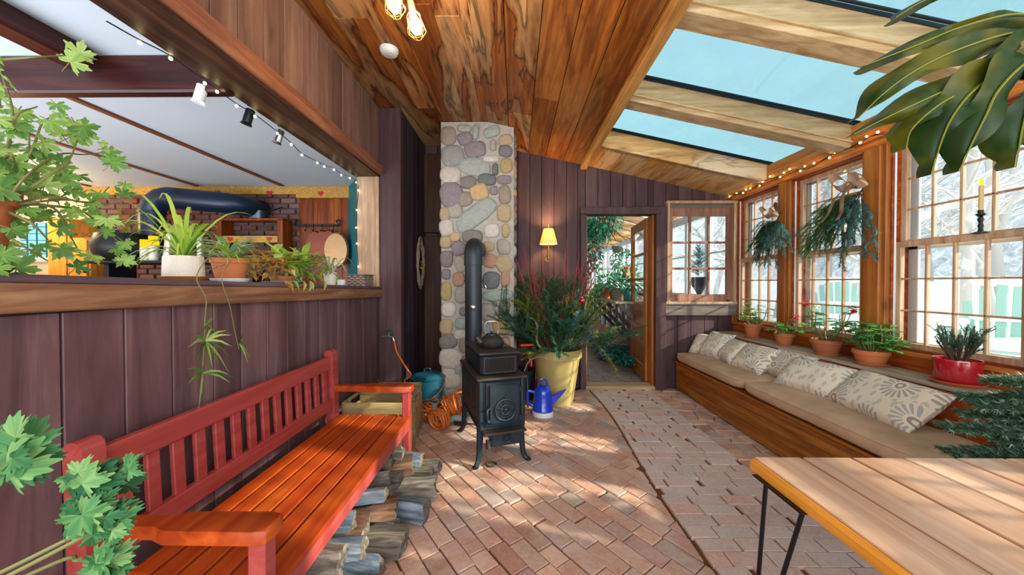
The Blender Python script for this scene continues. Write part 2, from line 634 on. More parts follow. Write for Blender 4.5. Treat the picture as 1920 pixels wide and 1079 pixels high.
# ================================================================ SETTING
XL, XR, YF = -1.38, 2.83, 4.47           # left wall, window wall, far wall


def ceil_z(x):
    return 3.13 if x < -0.3 else 3.064 - 0.22 * x


# ---- brick floor: diagonal courses, straight courses with gaps, crazy paving by the seat
fl = MB()
fl.box((0.1, 1.95, -0.047), (5.5, 5.2, 0.06), r=0.0)
fl.cm = 1
u = V((math.cos(R(-53)), math.sin(R(-53))))
n_ = V((-u.y, u.x))
for i in range(-45, 60):
    cs = i * 0.0995
    s0 = rnd.uniform(-0.2, 0)
    for j in range(-24, 24):
        L = rnd.choice((0.2, 0.2, 0.205, 0.21, 0.12))
        a, b = s0, s0 + L
        s0 = b + 0.007 + (rnd.random() < 0.12) * 0.012
        off = rnd.uniform(-0.004, 0.004)
        q = [u * a + n_ * (cs + off), u * b + n_ * (cs + off), u * b + n_ * (cs + 0.091 + off), u * a + n_ * (cs + 0.091 + off)]
        q = [(p.x - 3.0, p.y + 4.4) for p in q]
        cx, cy = sum(p[0] for p in q) / 4, sum(p[1] for p in q) / 4
        bx = 0.955 + 0.03 * math.sin(cy * 2.2)
        if not (-1.75 < cx < 1.2 and -0.4 < cy < 4.45): continue
        q = clip(q, 0, bx - 0.012, True)
        if len(q) < 3: continue
        if max(p[0] for p in q) - min(p[0] for p in q) < 0.04: continue
        h = rnd.uniform(-0.003, 0.002)
        fl.prism(q, -0.03, h, 0.003, r=rnd.random())
fl.cm = 2
y = -0.4
while y < 4.38:
    x = 0.97 + rnd.uniform(-0.16, 0)
    while x < 1.74:
        L = rnd.uniform(0.195, 0.212)
        q = [(x, y), (x + L, y + rnd.uniform(-.003, .003)), (x + L, y + 0.0905), (x, y + 0.0905)]
        bx = 0.955 + 0.03 * math.sin(y * 2.2)
        q = clip(q, 0, bx + 0.012, False)
        if len(q) > 2: q = clip(q, 0, 1.715, True)
        if len(q) > 2 and max(p[0] for p in q) - min(p[0] for p in q) > 0.03:
            fl.prism(q, -0.03, rnd.uniform(-0.002, 0.002), 0.0025, r=rnd.random())
        x += L + rnd.choice((0.006, 0.007, 0.008, 0.01, 0.016, 0.026, 0.036))
    y += 0.0935
fl.cm = 1
G = {}
for i in range(5):
    for j in range(40):
        G[i, j] = (1.715 + i * 0.14 + rnd.uniform(-.04, .04) * (i > 0), -0.5 + j * 0.127 + rnd.uniform(-.035, .035))
for i in range(4):
    for j in range(39):
        q = [G[i, j], G[i + 1, j], G[i + 1, j + 1], G[i, j + 1]]
        cx, cy = sum(p[0] for p in q) / 4, sum(p[1] for p in q) / 4
        q = [(cx + (p[0] - cx) * 0.955, cy + (p[1] - cy) * 0.945) for p in q]
        if cy < 4.42: fl.prism(q, -0.03, rnd.uniform(-.005, .004), 0.006, r=rnd.random())
struct('floor', fl, [M['mortar_dirt'], M['brick_pink'], M['brick_grey']], sharp=20)

g = MB()
g.box((1.6, 9.0, -0.06), (3.4, 9.0, 0.06), r=0)
g.cm = 1
y = 4.62
while y < 10.5:
    x = 0.7 + rnd.uniform(-.1, 0)
    while x < 2.1:
        L = rnd.uniform(0.19, 0.21)
        g.box((x + L / 2, y + 0.045, -0.012), (L, 0.086, 0.03), 0.004, r=rnd.random())
        x += L + 0.008
    y += 0.094
struct('floor_greenhouse', g, [M['mortar_dirt'], M['brick_far']])

# ---- left wall with the long opening to the kitchen
wl = MB()
y = -1.0
ybs = [-1.0, -0.82, -0.62, -0.45, -0.25, -0.05, 0.14, 0.33, 0.52, 0.7, 0.87, 1.04, 1.21, 1.38, 1.57, 1.73, 1.91, 2.08, 2.25, 2.43, 2.6, 2.78, 2.95, 3.12, 3.28, 3.42, 3.52]
wl.box((-1.49, 1.26, 0.62), (0.18, 4.52, 1.24), r=0.3)
for a, b in zip(ybs, ybs[1:]):
    wl.box((-1.395, (a + b) / 2, 0.635), (0.03, b - a - .006, 1.27), 0.0025, r=rnd.random())
struct('wall_left', wl, M['dark_board'])
wu = MB()
wu.box((-1.495, 1.26, 2.84), (0.17, 4.51, 0.78), r=0.3)
for a, b in zip(ybs, ybs[1:]):
    wu.box((-1.395, (a + b) / 2, 2.82), (0.03, b - a - .005, 0.66), 0.0025, r=rnd.random())
struct('wall_left_upper', wu, M['red_board'])


def sill_z(y): return 1.385 - 0.0245 * (y - 0.93)


m = MB()
m.cm = 1
m.beam((-1.505, -1.0, sill_z(-1.0) - 0.012), (-1.505, 3.52, sill_z(3.52) - 0.012), 0.315, 0.024, 0.004)
m.cm = 0
m.beam((-1.362, -1.0, sill_z(-1.0) - 0.066), (-1.362, 3.52, sill_z(3.52) - 0.066), 0.034, 0.082, 0.004)
m.beam((-1.51, -1.0, sill_z(-1.0) - 0.09), (-1.51, 3.515, sill_z(3.515) - 0.09), 0.21, 0.13, 0.0)
struct('trim_1', m, [M['sill'], M['sill_top']])
m = MB()
m.box((-1.495, 1.26, 2.475), (0.25, 4.52, 0.086), 0.006)
m.cm = 1
m.box((-1.357, 1.26, 2.495), (0.03, 4.52, 0.104), 0.005)
m.cm = 0
m.box((-1.376, 1.26, 2.44), (0.02, 4.52, 0.02), 0.006)
struct('trim_2', m, [M['header_dark'], M['header']])
m = MB()
m.box((-1.49, 3.54, 1.88), (0.215, 0.09, 1.15), 0.005)
m.box((-1.39, 3.497, 1.88), (0.03, 0.02, 1.12), 0.003, r=0.9)
struct('trim_3', m, M['pale_post'])
# corner post and boarded alcove side
m = MB()
m.box((-1.285, 3.555, 1.56), (0.25, 0.09, 3.14), 0.006)
struct('trim_4', m, M['purple_board'])
m = MB()
yy = 3.59
while yy < 4.5:
    m.box((-1.185, yy + 0.08, 1.56), (0.05, 0.156, 3.13), 0.003, r=rnd.random())
    yy += 0.16
m.box((-1.31, 4.1, 1.56), (0.18, 1.02, 3.16), r=.4)
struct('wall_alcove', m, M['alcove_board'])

# ---- far wall: upright boards around a door opening and a small window
m = MB()
x = -1.16
edges = [-1.16, -1.0, -0.84, -0.66, -0.48, -0.3, -0.13, 0.03, 0.19, 0.34, 0.5, 0.66, 0.8, 0.9, 1.06, 1.22, 1.38, 1.54, 1.70, 1.77, 1.93, 2.09, 2.26, 2.43, 2.6, 2.8, 2.9]
for a, b in zip(edges, edges[1:]):
    c = (a + b) / 2
    zt = ceil_z(a) + 0.03
    spans = [(0, zt)]
    if 0.9 <= c <= 1.77: spans = [(2.23, zt)]
    elif 1.93 <= c <= 2.8: spans = [(0, 1.11), (2.38, zt)]
    for z0, z1 in spans:
        m.box((c, YF + 0.02, (z0 + z1) / 2), (b - a - .005, 0.04, z1 - z0), 0.003, r=rnd.random())
        m.box((c, YF + 0.065, (z0 + z1) / 2), (b - a, 0.04, z1 - z0), 0, r=.5)
struct('wall_far', m, M['purple_board'])
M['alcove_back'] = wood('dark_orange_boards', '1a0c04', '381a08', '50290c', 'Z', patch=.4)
m = MB()   # orange board panel at the back of the alcove
m.box((-1.0, 4.43, 0.98), (0.32, 0.05, 1.96), 0.006, r=.2)
m.box((-1.0, 4.43, 2.5), (0.32, 0.05, 1.0), 0.006, r=.7)
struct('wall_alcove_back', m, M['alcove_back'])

# ---- ceiling planks along the room
m = MB()
x = -1.62
mi = 0
while x < 0.84:
    wd = rnd.uniform(0.17, 0.24)
    x1 = min(x + wd, 0.86)
    if x < -0.3 < x1: x1 = -0.3
    m.cm = 0 if x < 0.02 else 1
    yb = [-1.0, 4.52]
    if rnd.random() < 0.6: yb = [-1.0, rnd.uniform(1.5, 3.6), 4.52]
    for a, b in zip(yb, yb[1:]):
        p0, p1 = V((x, 0, ceil_z(x))), V((x1, 0, ceil_z(x1)))
        ang = math.atan2(p0.z - p1.z, p1.x - p0.x)
        c = (p0 + p1) / 2
        m.box((c.x, (a + b) / 2, c.z + 0.02), (x1 - x + 0.001, b - a, 0.04), 0.004, Matrix.Rotation(ang, 3, 'Y'), r=rnd.random())
    x = x1
m.cm = 0
m.box((-0.95, 1.75, 3.2), (1.4, 5.6, 0.03), r=.2)
m.box((0.3, 1.75, 3.06), (1.3, 5.6, 0.03), 0, Matrix.Rotation(math.atan(.22), 3, 'Y'), r=.2)
struct('ceiling', m, [M['ceil'], M['ceil2']])
m = MB()
m.box((0.877, 1.75, 2.90), (0.082, 5.5, 0.17), 0.006)
struct('trim_5', m, M['ridge'])

# rafters and the snow covered skylights between them
SL = math.atan(0.22)
RY = Matrix.Rotation(SL, 3, 'Y')


def on_slope(x, y, up): return V((x, y, 3.064 - 0.22 * x)) + RY @ V((0, 0, up))


k = 6
for y0 in (-0.89, 0.05, 0.99, 1.93, 2.87):
    m = MB()
    m.box(on_slope(1.84, y0 + 0.07, 0.105), (1.93, 0.14, 0.21), 0.004, RY, r=rnd.random())
    m.box(on_slope(1.84, y0 - 0.008, 0.045), (1.92, 0.02, 0.012), 0.003, RY, r=.9)
    struct('trim_%d' % k, m, M['rafter'])
    k += 1
m = MB()
m.box(on_slope(1.84, 3.86, 0.105), (1.93, 0.08, 0.21), 0.004, RY, r=0.5)
struct('trim_%d' % k, m, M['rafter_stain'])
k += 1
m = MB()
x = 0.9
while x < 2.8:
    x1 = min(x + 0.3, 2.84)
    m.box(on_slope((x + x1) / 2, 4.19, 0.015), ((x1 - x) * 1.022, 0.72, 0.03), 0.005, RY, r=rnd.random())
    x = x1
struct('ceiling_soffit', m, M['soffit'])
t = NT('snow_covered_glass')
tr = t.node('BsdfTranslucent', {0: lin('a0bac3')})
tp = t.node('BsdfTransparent', {0: lin('90a7af')})
nz = t.noise(t.obj(), 2.2, 5, 0.6)
kk = t.ramp(nz, [(0.35, (0.42, 0.42, 0.42, 1)), (0.7, (0.52, 0.52, 0.52, 1))])
mx = t.node('MixShader', {0: kk, 1: tr.outputs[0], 2: tp.outputs[0]})
t.l.new(mx.outputs[0], t.out.inputs[0])
M['sky_glass'] = t.m
M['dark_metal'] = plain('dark_metal_strip', '1c2a34', 0.4, 0.4)
wi = 6
for a, b in ((-0.75, 0.05), (0.19, 0.99), (1.13, 1.93), (2.07, 2.87), (3.01, 3.82)):
    m = MB()
    m.box(on_slope(1.86, (a + b) / 2, 0.215), (1.95, b - a + 0.1, 0.012), 0, RY)
    o = struct('window_%d' % wi, m, M['sky_glass'])
    m = MB()
    m.box(on_slope(1.86, b - 0.006, 0.196), (1.9, 0.012, 0.022), 0.002, RY)
    m.box(on_slope(1.86, b - 0.03, 0.202), (1.86, 0.02, 0.01), 0.002, RY)
    f = m.build('glazing_bar', M['dark_metal'])
    f.parent = o
    f['kind'] = 'structure'
    f.location = V((0, 0, 0)) - o.location
    wi += 1

# ---- window wall
m = MB()
m.box((2.87, 1.75, 2.53), (0.2, 5.5, 0.24), 0.006)
m.box((2.765, 1.75, 2.55), (0.05, 5.5, 0.18), 0.005)
struct('trim_13', m, M['honey_y'])
m = MB()
m.box((2.88, 1.75, 0.41), (0.12, 5.5, 0.82), 0)
m.box((2.81, 1.75, 0.80), (0.03, 5.5, 0.12), 0.005, r=.3)
struct('wall_right', m, M['red_trim'])
m = MB()
m.box((2.85, 1.75, 0.856), (0.14, 5.5, 0.028), 0.005, r=.8)
struct('trim_14', m, M['honey_y'])
posts = [(4.44, 4.52), (3.575, 3.74), (2.65, 2.84), (1.73, 1.92), (0.81, 1.0), (-0.11, 0.08)]
for i, (a, b) in enumerate(posts):
    m = MB()
    m.box((2.87, (a + b) / 2, 1.64), (0.14, b - a, 1.58), 0.005, r=.5)
    m.box((2.795, (a + b) / 2 + 0.0, 1.64), (0.03, max(0.03, b - a - 0.06), 1.56), 0.006, r=.8)
    struct('trim_%d' % (15 + i), m, M['honey_z'])


def sash(name, x, y0, y1, z0, z1, par, mats):
    m = MB()
    s_ = 0.042
    yc, zc = (y0 + y1) / 2, (z0 + z1) / 2
    for yy in (y0 + s_ / 2, y1 - s_ / 2): m.box((x, yy, zc), (0.034, s_, z1 - z0), 0.004)
    for zz in (z0 + s_ / 2, z1 - s_ / 2): m.box((x, yc, zz), (0.036, y1 - y0, s_), 0.004)
    for i in (1, 2, 3):
        m.box((x, y0 + s_ + (y1 - y0 - 2 * s_) * i / 4, zc), (0.024, 0.017, z1 - z0 - s_), 0.003)
    for i in (1, 2):
        m.box((x, yc, z0 + s_ + (z1 - z0 - 2 * s_) * i / 3), (0.024, y1 - y0 - s_, 0.013), 0.003)
    o = m.build(name, mats, par)
    g_ = MB()
    g_.box((x, yc, zc), (0.004, y1 - y0 - 0.04, z1 - z0 - 0.04))
    g_.build('pane', M['glass'], o)
    return o


def big_window(n, y0, y1):
    r0 = bpy.data.objects.new('window_%d' % n, None)
    C.objects.link(r0)
    r0['kind'] = 'structure'
    m = MB()
    for yy in (y0 + 0.008, y1 - 0.008): m.box((2.895, yy, 1.64), (0.13, 0.016, 1.54), 0.002)
    m.box((2.895, (y0 + y1) / 2, 2.405), (0.13, y1 - y0, 0.016), 0.002)
    m.box((2.895, (y0 + y1) / 2, 0.876), (0.13, y1 - y0, 0.016), 0.002)
    m.build('window_frame', M['red_trim'], r0)
    m = MB()
    for yy in (y0 + 0.022, y1 - 0.022):
        m.box((2.845, yy, 1.64), (0.012, 0.009, 1.5), 0.002)
    m.build('jamb_liner', M['storm'], r0)
    sash('upper_sash', 2.905, y0 + 0.016, y1 - 0.016, 1.635, 2.397, r0, M['sash'])
    sash('lower_sash', 2.866, y0 + 0.016, y1 - 0.016, 0.884, 1.665, r0, M['sash'])
    m = MB()
    for yy in (y0 + 0.04, y1 - 0.04): m.box((2.965, yy, 1.64), (0.02, 0.075, 1.54), 0.004)
    for zz, hh in ((2.37, .06), (1.63, .05), (0.90, .05)): m.box((2.965, (y0 + y1) / 2, zz), (0.02, y1 - y0, hh), 0.004)
    m.build('storm_frame', M['storm'], r0)


for n, (a, b) in enumerate(((3.74, 4.44), (2.84, 3.575), (1.92, 2.65), (1.0, 1.73), (0.08, 0.81))):
    big_window(n + 1, a, b)

# ---- small fixed sash in the far wall
r0 = bpy.data.objects.new('window_11', None)
C.objects.link(r0)
r0['kind'] = 'structure'
m = MB()
for xx in (1.945, 2.785): m.box((xx, YF - 0.005, 1.745), (0.035, 0.1, 1.31), 0.004)
for zz in (2.385, 1.105): m.box((2.365, YF - 0.008, zz), (0.9, 0.1, 0.035), 0.004)
m.build('window_frame', M['pale_post'], r0)
m = MB()
m.box((2.365, YF + 0.01, 2.345), (0.8, 0.03, 0.045), 0.002)
m.build('grey_stop', M['grey_board'], r0)
m = MB()
for xx in (1.99, 2.74): m.box((xx, YF + 0.02, 1.74), (0.06, 0.04, 1.2), 0.004)
m.box((2.365, YF + 0.02, 2.27), (0.7, 0.036, 0.11), 0.004)
m.box((2.365, YF + 0.02, 1.17), (0.7, 0.036, 0.09), 0.004)
for xx in (2.245, 2.485): m.box((xx, YF + 0.02, 1.72), (0.028, 0.03, 1.05), 0.003)
for zz in (1.545, 1.88): m.box((2.365, YF + 0.02, zz), (0.75, 0.03, 0.028), 0.003)
s0 = m.build('sash', M['brown_sash'], r0)
m = MB()
m.box((2.365, YF + 0.02, 1.72), (0.74, 0.004, 1.06))
m.build('pane', M['glass'], s0)
m = MB()
m.box((2.365, YF - 0.02, 1.02), (0.9, 0.05, 0.15), 0.005)
struct('trim_21', m, M['grey_board'])

# ---- doorway and open door
m = MB()
m.box((0.865, YF - 0.015, 1.115), (0.07, 0.12, 2.23), 0.005)
m.box((1.333, YF - 0.02, 2.275), (1.01, 0.128, 0.09), 0.005)
m.box((1.845, YF - 0.012, 1.165), (0.13, 0.12, 2.33), 0.005)
struct('trim_22', m, M['purple_board'])
m = MB()
m.box((0.912, YF + 0.06, 1.115), (0.022, 0.13, 2.23), 0.003)
m.box((1.762, YF + 0.06, 1.115), (0.03, 0.15, 2.23), 0.003)
struct('trim_23', m, M['door_wood'])
m = MB()
m.prism([(0.9, 4.40), (1.78, 4.41), (1.78, 4.585), (0.9, 4.59)], 0.0, 0.045, 0.01)
struct('trim_24', m, M['thresh'])
DW, DH = 0.82, 2.17
r0 = bpy.data.objects.new('door_1', None)
C.objects.link(r0)
r0['kind'] = 'structure'
r0.location = (1.745, YF + 0.13, 0.05)
r0.rotation_euler = (0, 0, R(-95))
m = MB()


def dbox(x0, x1, z0, z1, th=0.04, yc=0): m.box((-(x0 + x1) / 2, yc, (z0 + z1) / 2), (x1 - x0, th, z1 - z0), 0.005, r=rnd.random())


dbox(0, 0.11, 0, DH); dbox(DW - 0.11, DW, 0, DH)
for z0, z1 in ((0, 0.2), (0.42, 0.5), (0.66, 0.73), (0.9, 1.02), (DH - 0.12, DH)): dbox(0.1, DW - 0.1, z0, z1)
for z in (1.36, 1.71): dbox(0.1, DW - 0.1, z - .016, z + .016, 0.03)
for z0, z1 in ((0.19, 0.43), (0.49, 0.67), (0.72, 0.91)): dbox(0.1, DW - 0.1, z0, z1, 0.016)
d = m.build('door_panel', M['door_wood'], r0)
m = MB()
m.box((-DW / 2, 0, 1.53), (DW - 0.2, 0.004, 1.04))
m.build('pane', M['glass'], r0)
m = MB()
for sg in (-1, 1):
    m.tube([(-(DW - 0.055), 0, 1.0), (-(DW - 0.055), sg * 0.05, 1.0)], 0.009, 8)
    m.ball((-(DW - 0.055), sg * 0.065, 1.0), 0.026, 10)
m.build('door_handle', M['dark_metal'], r0)

# ---- the greenhouse beyond: window wall, rafters, left wall
m = MB()
y = 4.6
while y < 15:
    m.box((2.9, y, 1.25), (0.09, 0.08, 2.5), 0.004)
    y += 0.62
m.box((2.9, 9.8, 1.16), (0.12, 10.6, 0.06), 0.004)
m.box((2.9, 9.8, 2.42), (0.1, 10.6, 0.14), 0.004)
m.box((2.9, 9.8, 1.8), (0.05, 10.6, 0.03), 0.004)
struct('wall_greenhouse', m, M['white_paint'])
m = MB()
m.box((2.96, 9.8, 0.57), (0.06, 10.6, 1.14), 0)
struct('wall_greenhouse_lower', m, M['dark_board'])
m = MB()
y = 4.9
i = 0
while y < 14:
    m.beam((0.2, y, 3.35), (3.0, y, 2.5), 0.09, 0.17, 0.01, r=rnd.random())
    y += 0.75
m.beam((0.5, 4.6, 3.3), (0.5, 14.5, 3.3), 0.1, 0.2)
struct('trim_25', m, M['rafter_stain'])
m = MB()
m.box((0.2, 9.6, 1.6), (0.1, 10, 3.2))
struct('wall_greenhouse_left', m, M['grey_board'])
m = MB()
m.box((1.6, 9.6, 3.2), (3.0, 10.2, 0.02), rot=Matrix.Rotation(math.atan(0.85 / 2.8), 3, 'Y'))
struct('ceiling_greenhouse', m, M['glass'])
# ================================================================ KITCHEN BEYOND THE OPENING
KZ = 2.62          # kitchen ceiling
KY = 4.60          # kitchen back wall
M['kceil'] = plain('white_plaster', 'c6d2dc', 0.8, ns=3, namt=0.06)
M['beam_dark'] = wood('dark_ceiling_beam', '180807', '35130f', '4e241a', 'X', rough=0.4, patch=0.4)
M['beam_dark_y'] = wood('dark_ceiling_beam_long', '1c0a08', '3c1612', '56281e', 'Y', rough=0.4, patch=0.4)
M['strip'] = wood('ceiling_strip', '4a2a18', '7a4828', '96643c', 'Y', rough=0.5)
M['warm_panel'] = wood('warm_wood_panel', '4e1e08', '7e3a10', 'a05a1c', 'Z', rough=0.35, patch=0.4)
M['orange_panel'] = wood('orange_pine_panel', 'b06a1e', 'd68c34', 'ecae58', 'Z', rough=0.4, patch=0.15)
M['teal'] = plain('teal_paint', '0f6a74', 0.5)
M['black_iron'] = plain('black_iron', '14181c', 0.45, 0.3)
M['cream_wall'] = plain('cream_plaster', 'e6d4b4', 0.8)

m = MB()
m.box((-4.4, 1.8, KZ + 0.03), (5.7, 5.5, 0.06))
struct('ceiling_kitchen', m, M['kceil'])
m = MB()
m.box((-4.4, 1.8, 0.28), (5.7, 5.5, 0.04))
struct('floor_kitchen', m, M['warm_panel'])
n = 26
for x in (-3.0, -4.1, -5.5):
    m = MB()
    m.box((x, 2.9, KZ - 0.008), (0.05, 3.1, 0.016), 0.003)
    struct('trim_%d' % n, m, M['strip'])
    n += 1
m = MB()
m.box((-4.3, 1.94, 2.518), (5.42, 0.07, 0.204), 0.01)
struct('trim_%d' % n, m, M['beam_dark']); n += 1
m = MB()
m.box((-2.34, 0.42, 2.565), (0.13, 2.9, 0.11), 0.01)
struct('trim_%d' % n, m, M['beam_dark_y']); n += 1
# back wall: plaster, brick chimney breast, wood panel
m = MB()
m.box((-6.6, KY + 0.06, 1.45), (2.1, 0.08, 2.4))
struct('wall_kitchen', m, M['cream_wall'])
m = MB()
z = 0.4
i = 0
while z < KZ:
    x = -5.62 - (0.1 if i % 2 else 0)
    while x < -2.85:
        x1 = min(x + 0.2, -2.84)
        if x1 - max(x, -5.62) > 0.03:
            xx = max(x, -5.62)
            m.box(((xx + x1) / 2, KY + rnd.uniform(-.006, .006), z + 0.032), (x1 - xx - 0.012, 0.08, 0.058), 0.006, r=rnd.random())
        x += 0.21
    z += 0.072
    i += 1
m.cm = 1
m.box((-4.23, KY + 0.03, 1.47), (2.8, 0.07, 2.35))
struct('wall_kitchen_brick', m, [M['brick_wall'], plain('grey_mortar', '5a5660', 0.9)])
m = MB()
x = -2.86
while x < -2.12:
    m.box((x + 0.095, KY, 1.46), (0.19, 0.06, 2.36), 0.005, r=rnd.random())
    x += 0.19
struct('wall_kitchen_panel', m, M['warm_panel'])
m = MB()
m.beam((-2.19, 4.58, 1.45), (-1.66, 3.9, 1.45), 0.05, 2.36, 0.004)
m.beam((-2.06, 4.38, 1.45), (-2.04, 4.36, 1.45), 0.012, 2.36, 0.004)
struct('wall_kitchen_teal', m, M['teal'])
m = MB()
m.box((-7.2, 1.8, 1.45), (0.06, 5.5, 2.4))
struct('wall_kitchen_left', m, M['cream_wall'])


def heart(mb, c, s, y):
    poly = []
    for i in range(20):
        a = 2 * math.pi * i / 20
        poly.append((c[0] + s * 0.06 * 16 * math.sin(a) ** 3 / 1.0, c[1] + s * 0.06 * (13 * math.cos(a) - 5 * math.cos(2 * a) - 2 * math.cos(3 * a) - math.cos(4 * a))))
    MM = Matrix(((1, 0, 0), (0, 0, 1), (0, 1, 0)))
    mb.prism(poly, y - 0.004, y, 0, MM)


t = NT('painted_border')
v = t.obj()
n1 = t.noise(t.scale(v, (9, 9, 16)), 3.0, 3, 0.6)
col = t.ramp(n1, [(0.44, 'c08c3c'), (0.5, '7a6a2c'), (0.53, 'c8983f'), (0.62, 'd0a048'), (0.66, '8a4a20')])
M['border'] = t.pbr(col, 0.6)
M['heart'] = plain('painted_red_heart', 'b01c18', 0.5)
m = MB()
m.box((-4.3, KY - 0.065, KZ - 0.05), (2.9, 0.05, 0.1), 0.004)
m.box((-2.48, KY - 0.07, KZ - 0.075), (0.76, 0.05, 0.15), 0.004)
o = struct('trim_%d' % n, m, M['border']); n += 1
m = MB()
for px, py in ((407, 361), (505, 362), (601, 363), (330, 361)):
    p = at(px, py, 'Y', KY - 0.1)
    heart(m, (p.x, p.z), 0.04, KY - 0.094)
h = m.build('painted_hearts', M['heart'], o)
h['kind'] = 'structure'
# window with coloured glass at far left and bright plaster round it
m = MB()
for xx in (-6.65, -6.15): m.box((xx, KY - 0.0, 1.93), (0.06, 0.06, 0.52), 0.004)
for zz in (1.67, 2.19): m.box((-6.4, KY, zz), (0.54, 0.06, 0.06), 0.004)
o = struct('window_12', m, M['white_paint'])
m = MB()
m.box((-6.4, KY, 1.93), (0.45, 0.01, 0.47))
c = m.build('pane', emis('glowing_blue_pane', '9fe0ea', 1.0), o)  # pane glows by itself in place of daylight behind it
m = MB()
for q in range(5): m.box((-6.4, KY - 0.012, 1.75 + q * 0.09), (0.42, 0.012, 0.008))
for q in range(3): m.box((-6.53 + q * 0.13, KY - 0.012, 1.93), (0.008, 0.012, 0.46))
c = m.build('glazing_lines', M['teal'], o)
# kitchen light
lamp('POINT', 'kitchen_cabinet_light', (-5.6, 3.6, 2.2), 34, (1.0, 0.72, 0.36), radius=0.15)
lamp('AREA', 'kitchen_fill_lamp', (-4.0, 0.6, 0.95), 105, (0.84, 0.92, 1.0), aim=(0.0, 0.3, 1), size=3.2, size_y=1.6)  # added up-facing fill lamp that brightens the kitchen ceiling

# orange pine cupboards at the left end
for k, (a, b, nm) in enumerate(((-5.76, -5.5, 'tall orange pine cupboard between the kitchen window and the brick'), (-5.49, -5.24, 'narrow orange pine cupboard left of the dark kettle planter'))):
    t_ = thing('cupboard', nm, 'cupboard', ((a + b) / 2, 4.36, 0.3), 0, None)
    hgt = 1.86 if k == 0 else 1.62
    m = MB(); m.box((0, 0.02, hgt / 2), (b - a, 0.3, hgt), 0.006); m.build('body', M['orange_panel'], t_)
    m = MB(); m.box((0, -0.142, hgt - 0.42), (b - a - 0.04, 0.022, 0.78), 0.006, r=.8)
    d = m.build('door', M['orange_panel'], t_)
    m = MB(); m.ball((0.1, -0.165, hgt - 0.42), 0.018, 8); m.build('knob', M['black_iron'], d)
t_ = thing('sideboard', 'low orange pine sideboard under the kitchen window', 'sideboard', (-5.5, 3.7, 0.3), 0)
m = MB(); m.box((0, 0, 0.55), (1.2, 0.4, 1.1), 0.006); m.build('body', M['orange_panel'], t_)
m = MB(); m.box((0, 0, 1.115), (1.26, 0.46, 0.03), 0.006); m.build('worktop', M['ledge'], t_)
for q in (-.3, .3):
    m = MB(); m.box((q, -0.21, 0.7), (0.5, 0.02, 0.7), 0.005); m.build('door', M['orange_panel'], t_)
# black cook stove shelf with things on it
t_ = thing('cookstove', 'black iron cookstove with a long shelf behind the window sill plants', 'stove', (-4.0, 3.95, 0.3))
m = MB(); m.box((0.3, 0.1, 0.6), (1.7, 0.55, 0.92), 0.02); m.build('body', M['black_iron'], t_)
m = MB(); m.box((0.2, -0.02, 1.29), (1.9, 0.4, 0.03), 0.006); m.build('shelf', M['black_iron'], t_)
for q in (-0.65, 1.0):
    m = MB(); m.box((q, 0.1, 1.17), (0.05, 0.3, 0.22), 0.004); m.build('bracket', M['black_iron'], t_)
for q in (-0.3, 0.3, 0.9):
    m = MB(); m.box((q, -0.19, 0.75), (0.5, 0.03, 0.45), 0.01); m.build('oven_door', M['black_iron'], t_)
# thick dark blue stovepipe with elbow
M['blue_pipe'] = plain('dark_blue_enamel_pipe', '12263c', 0.35, 0.2)
p0, p1, p2, p3 = at(291, 470, 'Y', 4.15), at(289, 395, 'Y', 4.15), at(325, 372, 'Y', 4.15), at(440, 385, 'Y', 4.2)
t_ = thing('kitchen_stovepipe', 'fat dark blue elbowed stovepipe against the kitchen brick', 'pipe', (p0.x, p0.y, 1.6))
zc = p2.z
m = MB(); m.tube([(p0.x, 4.12, 1.6), (p0.x, 4.12, zc - .2)] + [(p0.x + .2 - .2 * math.cos(a), 4.12, zc - .2 + .2 * math.sin(a)) for a in [R(q) for q in (20, 45, 70, 90)]] + [(p3.x - .15, 4.16, zc - .05), (p3.x - .02, 4.2, zc - .06), (p3.x + .06, 4.32, zc - .06), (p3.x + .07, 4.55, zc - .06)], 0.125, 20)
m.build('pipe', M['blue_pipe'], t_, t_.location)
for q in (1.85, 2.2):
    m = MB(); m.tube([(p0.x, 4.12, q - 0.015), (p0.x, 4.12, q + .015)], 0.132, 20); m.build('band', M['blue_pipe'], t_, t_.location)

# round dark kettle planter with evergreen
G_FIR = leafmat('fir_needles', ['10261a', '1c3e26', '2c5636', '44704a'], 0.15, 0.5)
G_YEL = leafmat('yellow_green_sprigs', ['4a5a1c', '7a7e28', 'a8962c'], 0.3, 0.5)
G_BLUE = leafmat('blue_green_needles', ['2c4f48', '4a7a72', '6a9a92'], 0.2, 0.5)
M['bark'] = plain('twig_bark', '4a3426', 0.8, ns=30, namt=0.3)
M['twig_red'] = plain('red_twig_bark', '94303e', 0.5, var=0.5)
b = at(232, 488, 'Y', 3.9)
b.z = 1.605
t_ = thing('kettle_planter', 'round dark iron pot holding evergreen on the cookstove shelf', 'pot', b)
m = MB(); m.lathe([(0.02, 0.0), (0.16, 0.0), (0.24, 0.08), (0.26, 0.18), (0.22, 0.3), (0.2, 0.31), (0.19, 0.28), (0.0, 0.27)], 24); m.build('pot', M['black_iron'], t_)
mg, my_ = MB(), MB()
for i in range(26):
    a = rnd.random() * 6.28
    L = rnd.uniform(0.25, 0.55)
    d = V((math.cos(a) * 0.8 - 0.35, math.sin(a) * 0.4, rnd.uniform(0.1, 0.9))).normalized()
    pts = [V((0, 0, .27)) + d * L * q - V((0, 0, 0.12 * q * q)) for q in (0, .35, .7, 1)]
    (my_ if d.x > 0 else mg).sprig(pts, 0.055, 190, 0.003)
mg.build('evergreen_sprigs', G_FIR, t_); my_.build('golden_sprigs', G_YEL, t_)

